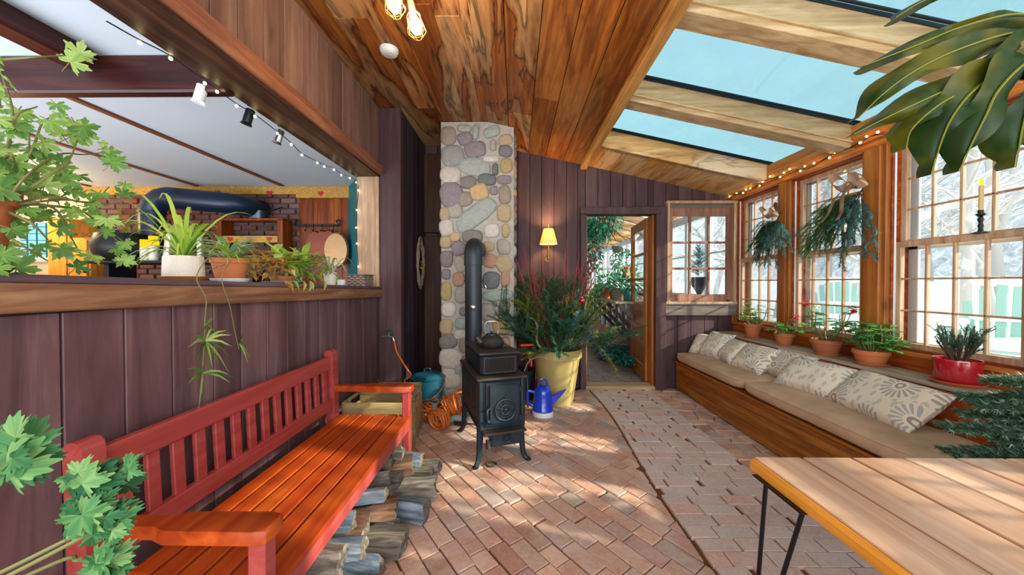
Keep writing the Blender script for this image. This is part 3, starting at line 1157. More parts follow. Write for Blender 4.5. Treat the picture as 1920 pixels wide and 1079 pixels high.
# two yellow candles in white glass
M['candle_y'] = emis('glowing_yellow_wax', 'f5c820', 1.0)
M['candle_w'] = plain('frosted_glass_cup', 'd8d4c0', 0.4)
for k, (px, hh, lab) in enumerate(((273, 0.24, 'shorter yellow candle in a frosted glass on the cookstove shelf'), (289, 0.28, 'taller yellow candle in a frosted glass on the cookstove shelf'))):
    b = at(px, 490, 'Y', 3.86); b.z = 1.605
    t_ = thing('candle', lab, 'candle', b)
    m = MB(); m.lathe([(0.0, 0), (0.045, 0), (0.047, hh * .62), (0.0, hh * .62)], 16); m.build('glass', M['candle_w'], t_)
    m = MB(); m.lathe([(0.0, hh * .62), (0.044, hh * .62), (0.044, hh), (0.0, hh * .96)], 16); m.build('wax', M['candle_y'], t_)
# poinsettia
b = at(322, 490, 'Y', 3.9); b.z = 1.605
t_ = thing('poinsettia', 'red poinsettia behind the faucet', 'plant', b)
m = MB(); m.lathe([(0.0, 0), (0.09, 0), (0.11, 0.12), (0.0, 0.11)], 16); m.build('pot', M['black_iron'], t_)
m = MB()
for i in range(30):
    a = rnd.random() * 6.28
    m.leaf((0.03 * math.cos(a), 0.03 * math.sin(a), rnd.uniform(.15, .33)), (math.cos(a), math.sin(a), rnd.uniform(-.2, .7)), (0, 0, 1), rnd.uniform(.1, .18), 0.07)
m.build('bracts', leafmat('red_bracts', ['7a0c14', 'b01420', 'd02428'], 0.2), t_)

# shelf with painted hearts, saucepan and dark pan
p = at(470, 440, 'Y', 4.45)
t_ = thing('wall_shelf', 'wooden shelf with a painted heart border on the brick', 'shelf', (p.x, 4.46, p.z))
m = MB()
m.box((0.05, 0, 0.18), (.85, 0.2, 0.03), 0.004)
for q in (-0.34, 0.44): m.box((q, 0.0, -0.03), (0.07, 0.2, 0.42), 0.004)
m.box((0.05, 0.06, -0.22), (.85, 0.06, 0.06), 0.004)
m.build('frame', M['warm_panel'], t_)
m = MB(); m.box((0.05, -0.08, -0.07), (.72, 0.02, 0.085), 0.003); bd = m.build('painted_border', M['border'], t_)
for q in (-0.2, 0.05, 0.3):
    m = MB(); heart(m, (q, -0.07), 0.035, -0.092); m.build('painted_heart', M['heart'], bd)
p = at(485, 415, 'Y', 4.44)
t_ = thing('saucepan', 'small tarnished saucepan on the heart-bordered shelf', 'pan', (p.x, 4.44, t_.location.z + 0.195))
M['tarnish'] = plain('tarnished_metal', '4a5258', 0.3, 0.8)
m = MB(); m.lathe([(0.0, 0.0), (0.1, 0.0), (0.11, 0.1), (0.104, 0.1), (0.095, 0.01), (0, 0.01)], 20); m.build('bowl', M['tarnish'], t_)
m = MB(); m.beam((0.1, 0, 0.09), (0.33, -0.02, 0.15), 0.025, 0.01, 0.003); m.build('handle', M['black_iron'], t_)

# iron rail with copper pans
p = at(595, 423, 'Y', 4.52)
t_ = thing('pan_rail', 'black wrought iron rail on the wood panel holding copper pans', 'rail', (p.x, 4.56, p.z))
m = MB(); m.beam((-0.27, -0.04, 0), (0.27, -0.04, 0), 0.02, 0.026, 0.003)
m.build('bar', M['black_iron'], t_)
for sg in (-1, 1):
    m = MB(); m.tube(curve([(sg * 0.27, -0.04, 0), (sg * 0.3, -0.04, 0.03), (sg * 0.29, -0.04, 0.07), (sg * 0.25, -0.04, 0.06), (sg * .265, -0.04, .035)], 5), 0.008, 6); m.build('scroll', M['black_iron'], t_)
for q in (-0.14, -0.04, 0.07, 0.22):
    m = MB(); m.tube(curve([(q, -0.04, 0.012), (q, -0.06, -0.01), (q, -0.06, -0.06), (q, -0.075, -0.075), (q, -0.085, -0.06)], 4), 0.006, 6)
    m.build('hook', M['black_iron'], t_)
M['copper'] = plain('copper', '7a4032', 0.3, 0.75, ns=8, namt=0.15)
M['copper_pale'] = plain('pale_tinned_copper', 'b08860', 0.35, 0.6, ns=8, namt=0.15)
labs = ['leftmost of three nested copper pans under the iron rail', 'middle one of three nested copper pans under the iron rail', 'rightmost of three nested copper pans, beside the pale oval pan', 'large pale oval copper pan hanging at the right end of the rail']
for k, px in enumerate((586, 603, 618, 634)):
    p = at(px, 457 if k < 3 else 470, 'Y', 4.4)
    big = k == 3
    t_ = thing('copper_pan', labs[k], 'pan', (p.x, 4.46 - k * 0.035, p.z), 0, 'copper pans on the iron rail')
    a_, b_ = (0.11, 0.17) if not big else (0.155, 0.225)
    MM = Matrix.Rotation(R(90), 3, 'X') @ Matrix.Diagonal((a_, b_, 1))
    m = MB(); m.lathe([(0.0, 0.02), (0.92, 0.02), (1.0, 0.0), (1.0, -0.02), (0.9, 0.005), (0, 0.005)][::-1], 28, M=MM)
    m.build('bowl', M['copper_pale'] if big else M['copper'], t_)
    m = MB(); m.tube([(0, 0, b_), (0, -0.01, b_ + 0.045)], 0.008, 6)
    m.build('hanging_ring', M['black_iron'], t_)

# gooseneck faucet behind the sill
b = at(315, 500, 'X', -1.95)
b.z = 1.19
t_ = thing('sink_counter', 'kitchen sink counter just behind the opening sill', 'counter', (-2.02, 2.2, 0.3))
m = MB(); m.box((0, 0, 0.43), (0.55, 2.2, 0.86), 0.006); m.build('cabinet', M['orange_panel'], t_)
m = MB(); m.box((0, 0, 0.875), (0.6, 2.24, 0.03), 0.006); m.build('worktop', M['ledge'], t_)
t_ = thing('faucet', 'brushed steel gooseneck faucet behind the white pot of spider plant', 'faucet', b)
M['steel'] = plain('brushed_steel', 'b4b0a8', 0.28, 0.85)
q0 = at(360, 505, 'X', -1.95)
tp = at(338, 412, 'X', -1.95)
dy = 0.2
m = MB(); m.lathe([(0.03, 0), (0.03, 0.03), (0.02, 0.05), (0.02, 0.06)], 16, c=(0, dy, 0)); m.build('base', M['steel'], t_)
m = MB(); m.tube(curve([(0, dy, 0.04), (0, dy, 0.42), (0, dy - 0.02, 0.48), (0, dy - 0.09, 0.53), (0, dy - 0.17, 0.47), (0, dy - 0.19, 0.40)], 8), 0.017, 14); m.build('spout', M['steel'], t_)
m = MB(); m.tube([(0, dy - .19, 0.41), (0, dy - .20, 0.3), (0, dy - .203, 0.26)], [0.019, 0.023, 0.02], 14); m.build('spray_head', M['steel'], t_)
for q in (.33, .3):
    m = MB(); m.ball((0.022, dy - .2, q), (0.006, .01, .012), 8); m.build('button', M['black_iron'], t_)

# spot lamps under the kitchen ceiling
spot_l = ['lit white spot lamp at the end of the dark kitchen beam', 'black spot lamp hanging from the kitchen ceiling by the header', 'chrome spot lamp near the garland, farthest along the header']
M['chrome'] = plain('chrome', 'c0c4c8', 0.15, 0.95)
M['lit_glass'] = emis('lit_lamp_face', 'fff2d0', 9.0)
for k, (px, py, mm) in enumerate(((376, 176, 'white_paint'), (466, 219, 'black_iron'), (523, 256, 'chrome'))):
    p = at(px, py, 'X', -1.74)
    t_ = thing('spot_lamp', spot_l[k], 'spotlight', (p.x, p.y, KZ), 0)
    dz = p.z - KZ
    m = MB(); m.lathe([(0.03, 0), (0.03, -0.012), (0.0, -0.012)][::-1], 14); m.tube([(0, 0, 0), (0, 0, dz * 0.6)], 0.006, 6); m.build('stem', M['black_iron'], t_)
    MM = Matrix.Rotation(R(18), 3, 'Y')
    m = MB(); m.lathe([(0.026, -0.05), (0.026, 0.045), (0.02, 0.05), (0.0, 0.05)], 16, c=(0, 0, dz), M=MM); m.lathe([(0.034, -0.055), (0.026, -0.04)], 16, c=(0, 0, dz), M=MM); m.build('lamp_head', M[mm], t_)
    m = MB(); m.lathe([(0.0, -0.052), (0.028, -0.052)], 16, c=(0, 0, dz), M=MM); m.build('lens', M['lit_glass'] if k == 0 else M['lit_glass'], t_)
lamp('SPOT', 'kitchen_spot_light', at(376, 182, 'X', -1.74), 25, (1, 0.85, 0.6), aim=(-0.5, 0.3, -1), radius=0.03)

# fairy lights along the header of the opening and down the jamb
t_ = thing('string_lights', 'warm string lights draped along the inside of the kitchen opening header', 'string lights', at(262, 75, 'X', -1.62))
kp = [(200, 40), (262, 75), (320, 105), (384, 152), (407, 168), (444, 195), (478, 215), (520, 247), (546, 268), (566, 288), (595, 303), (608, 310), (626, 316), (640, 326), (656, 332), (668, 340), (672, 355), (669, 392), (668, 425), (669, 455), (672, 498)]
pts = []
for i, (x, y) in enumerate(kp):
    if i < 16: pts.append(at(x, y, 'X', -1.63))
    else: pts.append(at(x, y, 'Y', 3.47))
m = MB(); m.tube(curve(pts, 4), 0.003, 5); m.build('wire', M['black_iron'], t_, t_.location)
M['fairy'] = emis('fairy_bulb', 'fff0b0', 14.0)
for i, p in enumerate(pts[1:]):
    m = MB(); m.ball(p + V((0, 0, -0.012)), 0.0085, 6); m.build('bulb', M['fairy'], t_, t_.location)
# ================================================================ BENCH
M['bench'] = wood('red_painted_wood', '8a322f', '993f3b', 'a54c48', 'Y', rough=0.38, var=0.1, patch=0.08, knots=0, bstr=0.12, mott=.12)
M['bench_seat'] = wood('sunlit_red_painted_seat', '822a0e', '9c3c12', 'ae541a', 'Y', rough=0.36, var=0.12, patch=0.12, knots=0, bstr=0.12, mott=.15)  # the bench's red paint shifted to orange, sunlight put into the colour
BX0, BX1, BY0, BY1 = -1.325, -0.755, 1.0, 2.46
t_ = thing('garden_bench', 'long red painted slatted garden bench against the dark board wall', 'bench', (-1.03, 1.73, 0))
B = t_.location
for yy in (BY0 + 0.03, BY1 - 0.03):
    m = MB()
    prof = [(-0.03, 0)] + [(-0.03, 0.84)] + [(-0.03 * math.cos(a), 0.86 + 0.03 * math.sin(a)) for a in [R(q) for q in (0, 30, 60, 90, 120, 150, 180)]] + [(0.03, 0.84), (0.03, 0)]
    MM = Matrix(((1, 0, 0, BX0 + 0.02), (0, 0, 1, yy), (0, 1, 0, 0), (0, 0, 0, 1)))
    # lean the upper half of the post back a little
    pts = [(x, z) for x, z in prof]
    vs = [V((BX0 + 0.045 + x - 0.05 * max(0, z - 0.4), yy - 0.03, z)) for x, z in pts] + [V((BX0 + 0.045 + x - 0.05 * max(0, z - 0.4), yy + 0.03, z)) for x, z in pts]
    n = len(pts)
    m.add(vs, [tuple(range(n - 1, -1, -1)), tuple(range(n, 2 * n))] + [(i, (i + 1) % n, (i + 1) % n + n, i + n) for i in range(n)])
    m.build('back_post', M['bench'], t_, B)
for nm, z0, z1 in (('top_rail', 0.755, 0.845), ('lower_rail', 0.475, 0.555)):
    m = MB(); xx = BX0 + 0.04 - 0.05 * ((z0 + z1) / 2 - 0.4)
    m.box((xx, (BY0 + BY1) / 2, (z0 + z1) / 2), (0.036, BY1 - BY0 - 0.11, z1 - z0), 0.006); m.build(nm, M['bench'], t_, B)
for i in range(14):
    yy = BY0 + 0.06 + (BY1 - BY0 - 0.12) * (i + 0.72) / 14.45
    m = MB(); m.beam((BX0 + 0.033, yy, 0.54), (BX0 + 0.023, yy, 0.77), 0.046, 0.018, 0.003, up=(1, 0, 0)); m.build('back_slat', M['bench'], t_, B)
xs = BX0 + 0.075
for i in range(6):
    x1 = xs + (0.072 if i < 5 else 0.092)
    m = MB(); m.box(((xs + x1) / 2, (BY0 + BY1) / 2, 0.412), (x1 - xs, BY1 - BY0 - 0.02, 0.024), 0.003, r=rnd.random()); m.build('seat_slat', M['bench_seat'], t_, B)
    xs = x1 + 0.013
m = MB(); m.box((BX1 - 0.005, (BY0 + BY1) / 2, 0.365), (0.03, BY1 - BY0 - 0.1, 0.085), 0.005); m.build('front_rail', M['bench'], t_, B)
for yy in (BY0 + 0.03, BY1 - 0.03):
    m = MB(); m.box((BX1 - 0.01, yy, 0.3), (0.052, 0.055, 0.6), 0.006); m.build('front_leg', M['bench'], t_, B)
    m = MB(); m.box(((BX0 + BX1) / 2, yy, 0.365), (BX1 - BX0 - .06, 0.03, 0.07), 0.005); m.build('side_rail', M['bench'], t_, B)
    m = MB()
    x0 = BX0 + 0.05
    out = [(x0, -0.026), (x0 + 0.2, -0.026), (x0 + 0.25, -0.046), (BX1 + 0.0, -0.048), (BX1 + 0.03, -0.038), (BX1 + 0.036, -0.015), (BX1 + 0.036, 0.015), (BX1 + 0.03, 0.038), (BX1, 0.048), (x0 + 0.25, 0.046), (x0 + 0.2, 0.026), (x0, 0.026)]
    m.prism([(p[0], p[1] + yy) for p in out], 0.6, 0.64, 0.005); m.build('armrest', M['bench_seat'], t_, B, sharp=50)
m = MB()
for yy in (BY0 + 0.75,): m.box(((BX0 + BX1) / 2, yy, 0.375), (BX1 - BX0 - .08, 0.03, 0.045), 0.004)
m.build('cross_rail', M['bench'], t_, B)

# ---------------------------------------------------------------- split firewood under the bench
t = NT('split_firewood')
v = t.offs(t.obj(), 9)
g_ = t.noise(t.scale(v, (2, 16, 16)), 2.2, 6, 0.6, 0.6)
bk = t.noise(v, 30, 4)
c1 = t.ramp(g_, [(0.3, '322b26'), (0.5, '5e564e'), (0.7, '8e867a')])
c2 = t.ramp(g_, [(0.3, '2e3846'), (0.5, '56626e'), (0.7, '8896a2')])
c3 = t.ramp(g_, [(0.3, '2c1a12'), (0.5, '503626'), (0.7, '7a5c44')])
c = t.mix(t.ramp(t.rnd(), [(0.35, (0, 0, 0, 1)), (0.4, (1, 1, 1, 1))]), c1, c2)
c = t.mix(t.ramp(t.rnd(), [(0.72, (0, 0, 0, 1)), (0.76, (1, 1, 1, 1))]), c, c3)
M['log'] = t.pbr(c, 0.85, 0, g_, 0.6, 0.008)


def split_log(L, s, kind, tone):
    """a cleft log along x: wedge, half or quarter outline with a rough surface"""
    if kind == 0: out = [(-1, -0.8), (1, -0.75), (0.75, 0.1), (0.1, 0.85), (-0.7, 0.2)]
    elif kind == 1: out = [(-1, -0.6), (0.9, -0.8), (1.0, 0.55), (-0.8, 0.7)]
    elif kind == 2: out = [(-0.9, -0.9), (0.95, -0.6), (0.2, 0.95)]
    else: out = [(-1, -0.7), (0.3, -0.9), (1, -0.2), (0.7, 0.6), (-0.5, 0.75)]
    ol = []
    for i in range(len(out)):
        a, b = V(out[i]), V(out[(i + 1) % len(out)])
        ol += [a, a.lerp(b, 0.35), a.lerp(b, 0.7)]
    m = MB()
    so = rnd.random() * 50
    K = 6
    vs, n = [], len(ol)
    for k in range(K + 1):
        for p in ol:
            nz = noise.noise((p.x * 2 + so, p.y * 2, k * 0.5)) * 0.16
            vs.append(V((-L / 2 + L * k / K + 0.02 * noise.noise((p.x * 3 + so, p.y * 3, 9)), p.x * s * (1 + nz), p.y * s * (1 + nz) + s)))
    zmin = min(p.z for p in vs)
    vs = [V((p.x, p.y, p.z - zmin)) for p in vs]
    fs = [(k * n + j, k * n + (j + 1) % n, (k + 1) * n + (j + 1) % n, (k + 1) * n + j) for k in range(K) for j in range(n)]
    m.add(vs, fs, tone)
    m.add([vs[j] for j in range(n)], [tuple(range(n - 1, -1, -1))], min(1, tone * 0.3))
    m.add([vs[K * n + j] for j in range(n)], [tuple(range(n))], min(0.3, tone))
    return m


ordn = ['first', 'second', 'third', 'fourth', 'fifth', 'sixth', 'seventh', 'eighth', 'ninth', 'tenth', 'eleventh']
rows = [(0.0, [2.44, 2.30, 2.15, 2.0, 1.86, 1.72, 1.58, 1.44, 1.30, 1.17], 0.066, -0.80), (0.125, [2.33, 2.2, 2.06, 1.92, 1.78, 1.64, 1.5, 1.36, 1.22], 0.058, -0.86), (0.235, [2.24, 2.08, 1.9, 1.72, 1.55, 1.38], 0.042, -0.93)]
rname = ['bottom', 'second', 'top']
for ri, (z, ys, s_, xc) in enumerate(rows):
    for k, yy in enumerate(ys):
        L = rnd.uniform(0.36, 0.44)
        tone = rnd.random()
        m = split_log(L, s_, (k + ri) % 4, tone)
        hue = 'grey-brown' if tone < 0.37 else ('blue-grey' if tone < 0.74 else 'dark brown')
        o = m.build('split_log', M['log'], None, None, (xc + rnd.uniform(-0.06, 0.07) + (0.06 if (ri == 0 and k < 4) else 0), yy, z), sharp=30)
        o.rotation_euler = (rnd.uniform(-.45, .45) * (ri > 0), rnd.uniform(-.06, .06) * (ri > 0), rnd.uniform(-0.26, 0.26))
        tag(o, '%s split log under the bench, %s from the far end, %s layer' % (hue, ordn[k], rname[ri]), 'log', 'split firewood under the bench')

# ---------------------------------------------------------------- crates behind the far armrest
M['crate'] = wood('pale_crate_wood', '6a5638', '9a8458', 'b8a478', 'X', rough=0.6, var=0.25, patch=0.3)


def crate(nm, lab, cx, cy, w_, d_, h_, z=0, rz=0):
    t_ = thing(nm, lab, 'crate', (cx, cy, z), rz, None)
    m = MB()
    m.box((0, 0, 0.01), (w_, d_, 0.016), 0.002); m.build('bottom', M['crate'], t_)
    for sg in (-1, 1):
        m = MB(); m.box((0, sg * d_ / 2, h_ / 2), (w_, 0.016, h_), 0.003, r=rnd.random()); m.build('side_board', M['crate'], t_)
        m = MB()
        m.box((sg * w_ / 2, 0, h_ / 2 - 0.04), (0.018, d_ - .02, h_ - 0.08), 0.003, r=rnd.random())
        m.box((sg * w_ / 2, 0, h_ - 0.012), (0.018, d_ - .02, 0.024), 0.003, r=rnd.random())
        m.build('end_board', M['crate'], t_)
    return t_


crate('wooden_crate', 'open wooden crate right behind the far arm of the red bench', -1.07, 2.73, 0.46, 0.3, 0.46)
crate('wooden_crate', 'smaller pale wooden crate standing behind the open crate against the wall', -1.08, 3.10, 0.4, 0.3, 0.42, 0, 0.06)

# ================================================================ CHIMNEY
t_ = thing('stone_chimney', 'river stone chimney rising from the brick floor to the ceiling', 'chimney', (-0.415, 4.1, 0))
CY = 3.80
m = MB()
for xa, xb in ((-.815, -.3), (-.3, -.015)):
    m.add([(x, y, z) for x in (xa, xb) for y in (3.82, 4.44) for z in (0, ceil_z(x + (1e-4 if x > -.31 else 0)) - .004)], [(0, 1, 3, 2), (4, 6, 7, 5), (0, 4, 5, 1), (2, 3, 7, 6), (0, 2, 6, 4), (1, 5, 7, 3)])
m.build('mortar', M['mortar'], t_, t_.location)
A_ = [(540,235,55,65,0,'8a7a66'),(655,180,50,28,-10,'9a968e'),(740,205,22,52,-5,'9ca49c'),(660,255,52,45,20,'7a6a74'),(855,205,60,38,20,'9aa09a'),(955,265,48,38,10,'a09274'),(735,335,75,58,5,'75676c'),(865,305,22,40,0,'98978a'),(955,350,48,40,-10,'57525c'),(570,385,80,72,5,'868a86'),(850,412,58,24,0,'cfc4b8'),(960,460,42,52,5,'b08c5c'),(735,470,105,62,-8,'a0a498'),(880,490,22,42,0,'3f4a52'),(555,530,72,60,0,'c8bcae'),(820,565,62,40,-8,'40525a'),(945,568,50,32,0,'86666c'),(685,588,55,44,0,'6e545a'),(870,650,27,32,0,'7e6e68'),(765,660,65,58,15,'c8a468'),(565,685,80,88,10,'7c8076'),(950,680,42,65,0,'9a7c4c'),(660,715,50,50,20,'867670'),(515,830,35,50,0,'b0a07a'),(590,805,50,50,20,'a8a294'),(740,835,160,66,38,'a0ac9c'),(945,820,50,65,0,'ac9a6a'),(855,955,52,50,0,'d0ccc4'),(525,935,50,58,10,'b6b8ae'),(955,955,26,50,0,'bc9c54'),(590,1005,35,32,10,'c09a6c'),(715,1000,72,48,0,'6e5c5c')]
B_ = [(75,150,52,55,0,'b0946a'),(195,210,65,65,20,'7c706a'),(85,310,58,75,0,'6c645e'),(210,360,50,75,15,'a09e8e'),(485,330,58,65,-15,'b5805c'),(610,195,60,70,0,'a2a090'),(465,195,58,45,0,'b49c54'),(610,355,75,80,30,'b8a488'),(80,460,40,48,0,'7c7672'),(195,510,55,65,0,'b07a5c'),(495,520,75,80,0,'4a5258'),(625,505,40,75,0,'a27a58'),(80,620,48,85,0,'a8904e'),(215,655,55,75,0,'a8a494'),(550,660,135,48,5,'8fa8a0'),(100,790,65,68,0,'d0c8be'),(235,810,32,40,0,'6a665e'),(465,815,65,85,0,'aa9e84'),(530,740,20,22,0,'90755c'),(615,775,52,65,-10,'70585a'),(80,950,58,70,0,'b39a70'),(215,920,55,50,0,'90aca4'),(590,945,80,80,10,'aa8450'),(205,1020,58,45,0,'c0c0b8'),(450,970,35,50,0,'8aa090'),(330,240,60,60,0,'8a8478'),(330,420,60,80,0,'9a8a70'),(330,640,60,90,0,'a09080'),(340,860,60,90,0,'8a8a84')]
C_ = [(575,150,58,48,10,'6c6a66'),(965,165,30,45,0,'a67a3c'),(590,265,75,66,-10,'b4b0a4'),(590,400,65,66,10,'b8b2a2'),(640,335,25,36,0,'a8a898'),(600,505,50,36,0,'aaa498'),(985,265,28,40,0,'8a8478'),(975,350,32,40,0,'a09078'),(700,170,50,55,0,'8a7a66'),(800,180,50,60,0,'9aa49c'),(890,200,40,55,0,'b0966a'),(710,300,55,60,0,'7e585e'),(820,310,55,50,0,'a09a8e'),(910,310,40,50,0,'868a86'),(720,420,60,55,0,'c8bcae'),(840,420,55,55,0,'6c645e'),(940,430,50,50,0,'a8904e'),(700,520,45,36,0,'8fa8a0'),(800,520,50,40,0,'9a968e'),(900,520,50,40,0,'b07a5c'),(970,510,30,40,0,'7c706a')]
lst = [(700 + a / 3.854, 180 + b / 3.854, c / 3.854, d / 3.854, e, f) for a, b, c, d, e, f in A_] + [(820 + a / 4.906, 420 + b / 4.906, c / 4.906, d / 4.906, e, f) for a, b, c, d, e, f in B_] + [(680 + a / 3.6, 600 + b / 3.6, c / 3.6, d / 3.6, e, f) for a, b, c, d, e, f in C_]


def near_tone(h):
    c = lin(h)
    bi = min(range(16), key=lambda i: sum((lin(STONES[i])[k] - c[k]) ** 2 for k in range(3)))
    return (bi + 0.4) / 16


m = MB()
S = CY / F
for (px, py, rx, ry, ang, col) in lst:
    p = at(px, py, 'Y', CY)
    if p.z > 1.36: p.z = 1.36 + (p.z - 1.36) * .955
    rx, ry = rx * S * 1.07, ry * S * 1.07
    if p.z + ry > ceil_z(p.x) - .02: p.z = ceil_z(p.x) - .02 - ry
    if p.z - ry < .01: p.z = ry + .01
    if p.x - rx < -0.85: p.x = -0.85 + rx
    if p.x + rx > 0.03: p.x = 0.03 - rx
    so = rnd.random() * 90
    N = 18
    ca, sa = math.cos(R(ang)), math.sin(R(ang))
    vs, fs = [], []
    dep = 0.03 + 0.012 * rnd.random()
    for (k, dd) in ((1.0, 0.02), (0.99, -0.3), (0.9, -0.75), (0.6, -0.97), (0.0, -1.05)):
        for j in range(N):
            a = 2 * math.pi * j / N
            e = 0.72
            ux = math.copysign(abs(math.cos(a)) ** e, math.cos(a)) * (1 + 0.13 * noise.noise((math.cos(a) + so, math.sin(a), 3)))
            uz = math.copysign(abs(math.sin(a)) ** e, math.sin(a)) * (1 + 0.13 * noise.noise((math.cos(a) + so, math.sin(a), 7)))
            x, z = ux * rx * k, uz * ry * k
            vs.append((p.x + x * ca - z * sa, CY + 0.02 + dep * dd + (0.008 * noise.noise((x * 18 + so, z * 18, 1)) if k < .95 else 0), p.z + x * sa + z * ca))
    for i in range(4):
        for j in range(N):
            a, b2 = i * N + j, i * N + (j + 1) % N
            fs.append((a, b2, b2 + N, a + N))
    m.add(vs, fs, near_tone(col))
# cobbles on the right flank
z = 0.12
while z < 3.05:
    for y in (3.95, 4.2):
        m.ball((-0.03, y + rnd.uniform(-.04, .04), z + rnd.uniform(-.03, .03)), (0.05, 0.1, 0.075), 10, r=rnd.random())
    z += 0.18
m.build('stones', M['stone'], t_, t_.location, sharp=60)

# ================================================================ WOOD STOVE
M['iron'] = plain('blue_black_cast_iron', '1d2a33', 0.42, 0.35, ns=12, namt=0.2)
M['iron_top'] = plain('rusty_cast_iron_top', '38322e', 0.5, 0.35, ns=10, namt=0.35)
M['iron_warm'] = plain('sooty_cast_iron_side', '2e2b28', 0.5, 0.3, ns=9, namt=0.4)
st = thing('wood_stove', 'small black cast iron wood stove on four legs in front of the stone chimney', 'stove', (-0.205, 2.895, 0), R(19))
HW, HD = 0.175, 0.33
for sx in (-1, 1):
    for sy in (-1, 1):
        m = MB()
        x, y = sx * (HW - 0.02), sy * (HD - 0.04)
        pts = [(x, y, 0.34), (x + sx * .006, y + sy * .006, 0.25), (x + sx * .012, y + sy * .012, 0.14), (x + sx * .022, y + sy * .022, 0.05), (x + sx * .045, y + sy * .04, 0.012)]
        m.tube(curve(pts, 4), [0.03 - 0.0008 * i if i < 14 else 0.02 for i in range(17)], 8)
        m.ball((x + sx * .05, y + sy * .045, 0.012), (0.026, 0.03, 0.012), 8)
        m.build('leg', M['iron'], st)
m = MB(); m.box((0, 0, 0.455), (2 * HW - .01, 2 * HD - .01, 0.36), 0.012)
for sx in (-1, 1):
    for sy in (-1, 1): m.tube([(sx * (HW - .012), sy * (HD - .012), .27), (sx * (HW - .012), sy * (HD - .012), .64)], 0.022, 10)
m.box((0, 0, 0.275), (2 * HW + .012, 2 * HD + .012, 0.03), 0.01)
m.build('firebox', M['iron'], st)
for sx in (-1, 1):     # relief panel on the sides
    m = MB(); m.box((sx * HW, 0, 0.46), (0.012, 2 * HD - .12, 0.3), 0.006)
    for q in range(9):
        c = V((sx * (HW + .005), rnd.uniform(-.2, .2), rnd.uniform(.36, .56)))
        m.ball(c, (0.008, rnd.uniform(.03, .06), rnd.uniform(.02, .045)), 8)
    m.build('side_panel', M['iron_warm'], st)
m = MB(); m.box((0, 0, 0.648), (2 * HW + .05, 2 * HD + .05, 0.022), 0.008); m.build('top_plate', M['iron_top'], st)
m = MB(); m.box((0, 0.01, 0.735), (2 * HW - .05, 2 * HD - .1, 0.16), 0.018)
m.build('upper_chamber', M['iron'], st)
m = MB()
for q in range(34): m.box((-0.112 + q * 0.0068, -HD + 0.055, 0.735), (0.0035, 0.012, 0.1), 0.001)
m.box((0, -HD + 0.058, 0.792), (.25, .012, .014), .003); m.box((0, -HD + 0.058, 0.678), (.25, .012, .014), .003)
for sx in (-1, 1): m.box((sx * .122, -HD + 0.058, 0.735), (.012, .012, .12), .003)
m.build('ribbed_grille', M['iron_warm'], st)
m = MB(); m.box((0, 0.01, 0.822), (2 * HW - .02, 2 * HD - .07, 0.016), 0.006); m.build('upper_plate', M['iron_top'], st)
fy = -HD
m = MB(); m.box((0.005, fy - .004, 0.46), (0.27, 0.018, 0.32), 0.004); m.build('door_surround', M['iron'], st)
m = MB(); m.box((0.01, fy - .02, 0.465), (0.235, 0.022, 0.285), 0.008)
for z in (0.6, 0.33): m.box((0.01, fy - .033, z), (.2, .006, .008), .002)
d = m.build('loading_door', M['iron'], st)
m = MB()
cz, cx = 0.42, 0.015
MM = Matrix.Rotation(R(90), 3, 'X')
ring = [(cx + .078 * math.cos(a), fy - .036, cz + .078 * math.sin(a)) for a in [2 * math.pi * q / 28 for q in range(29)]]
m.tube(ring, 0.008, 8, False)
ring = [(cx + .034 * math.cos(a), fy - .036, cz + .034 * math.sin(a)) for a in [2 * math.pi * q / 20 for q in range(21)]]
m.tube(ring, 0.006, 8, False)
for q in range(3):
    a = math.pi * q / 3 + R(45)
    m.beam((cx - .076 * math.cos(a), fy - .034, cz - .076 * math.sin(a)), (cx + .076 * math.cos(a), fy - .034, cz + .076 * math.sin(a)), 0.01, 0.008, .002)
m.ball((cx, fy - .038, cz), (.014, .01, .014), 10)
m.ball((cx, fy - .036, cz + .093), (.01, .008, .01), 8)
m.build('draft_wheel', M['iron'], d)
for z in (0.565, 0.345):
    m = MB(); m.box((0.132, fy - .025, z), (.022, .02, .042), .004); m.build('hinge', M['iron'], st)
m = MB(); m.tube(curve([(-0.105, fy - .03, .44), (-.125, fy - .05, .44), (-.13, fy - .06, .41), (-.125, fy - .055, .36)], 4), .009, 8); m.ball((-.12, fy - .045, .35), .016, 8); m.build('latch_handle', M['iron'], st)
m = MB(); m.box((0.0, fy - .045, 0.272), (2 * HW - .02, 0.1, 0.018), 0.007); m.build('ash_ledge', M['iron_top'], st)
m = MB(); m.box((0.02, fy + .06, 0.21), (0.2, 0.16, 0.1), 0.006); m.box((0.02, fy - .025, 0.21), (0.225, 0.014, 0.115), 0.006)
d = m.build('ash_drawer', M['iron'], st)
m = MB(); m.tube([(0.03 + .024 * math.cos(a), fy - .045 - .006 * math.sin(a), 0.205 + .024 * math.sin(a)) for a in [2 * math.pi * q / 16 for q in range(17)]], .006, 8, False); m.build('ring_pull', M['iron'], d)
m = MB(); m.tube([(-.115, fy - .02, .21), (-.118, fy - .05, .155)], [.018, .02], 10); m.build('damper_knob', M['iron_warm'], st)

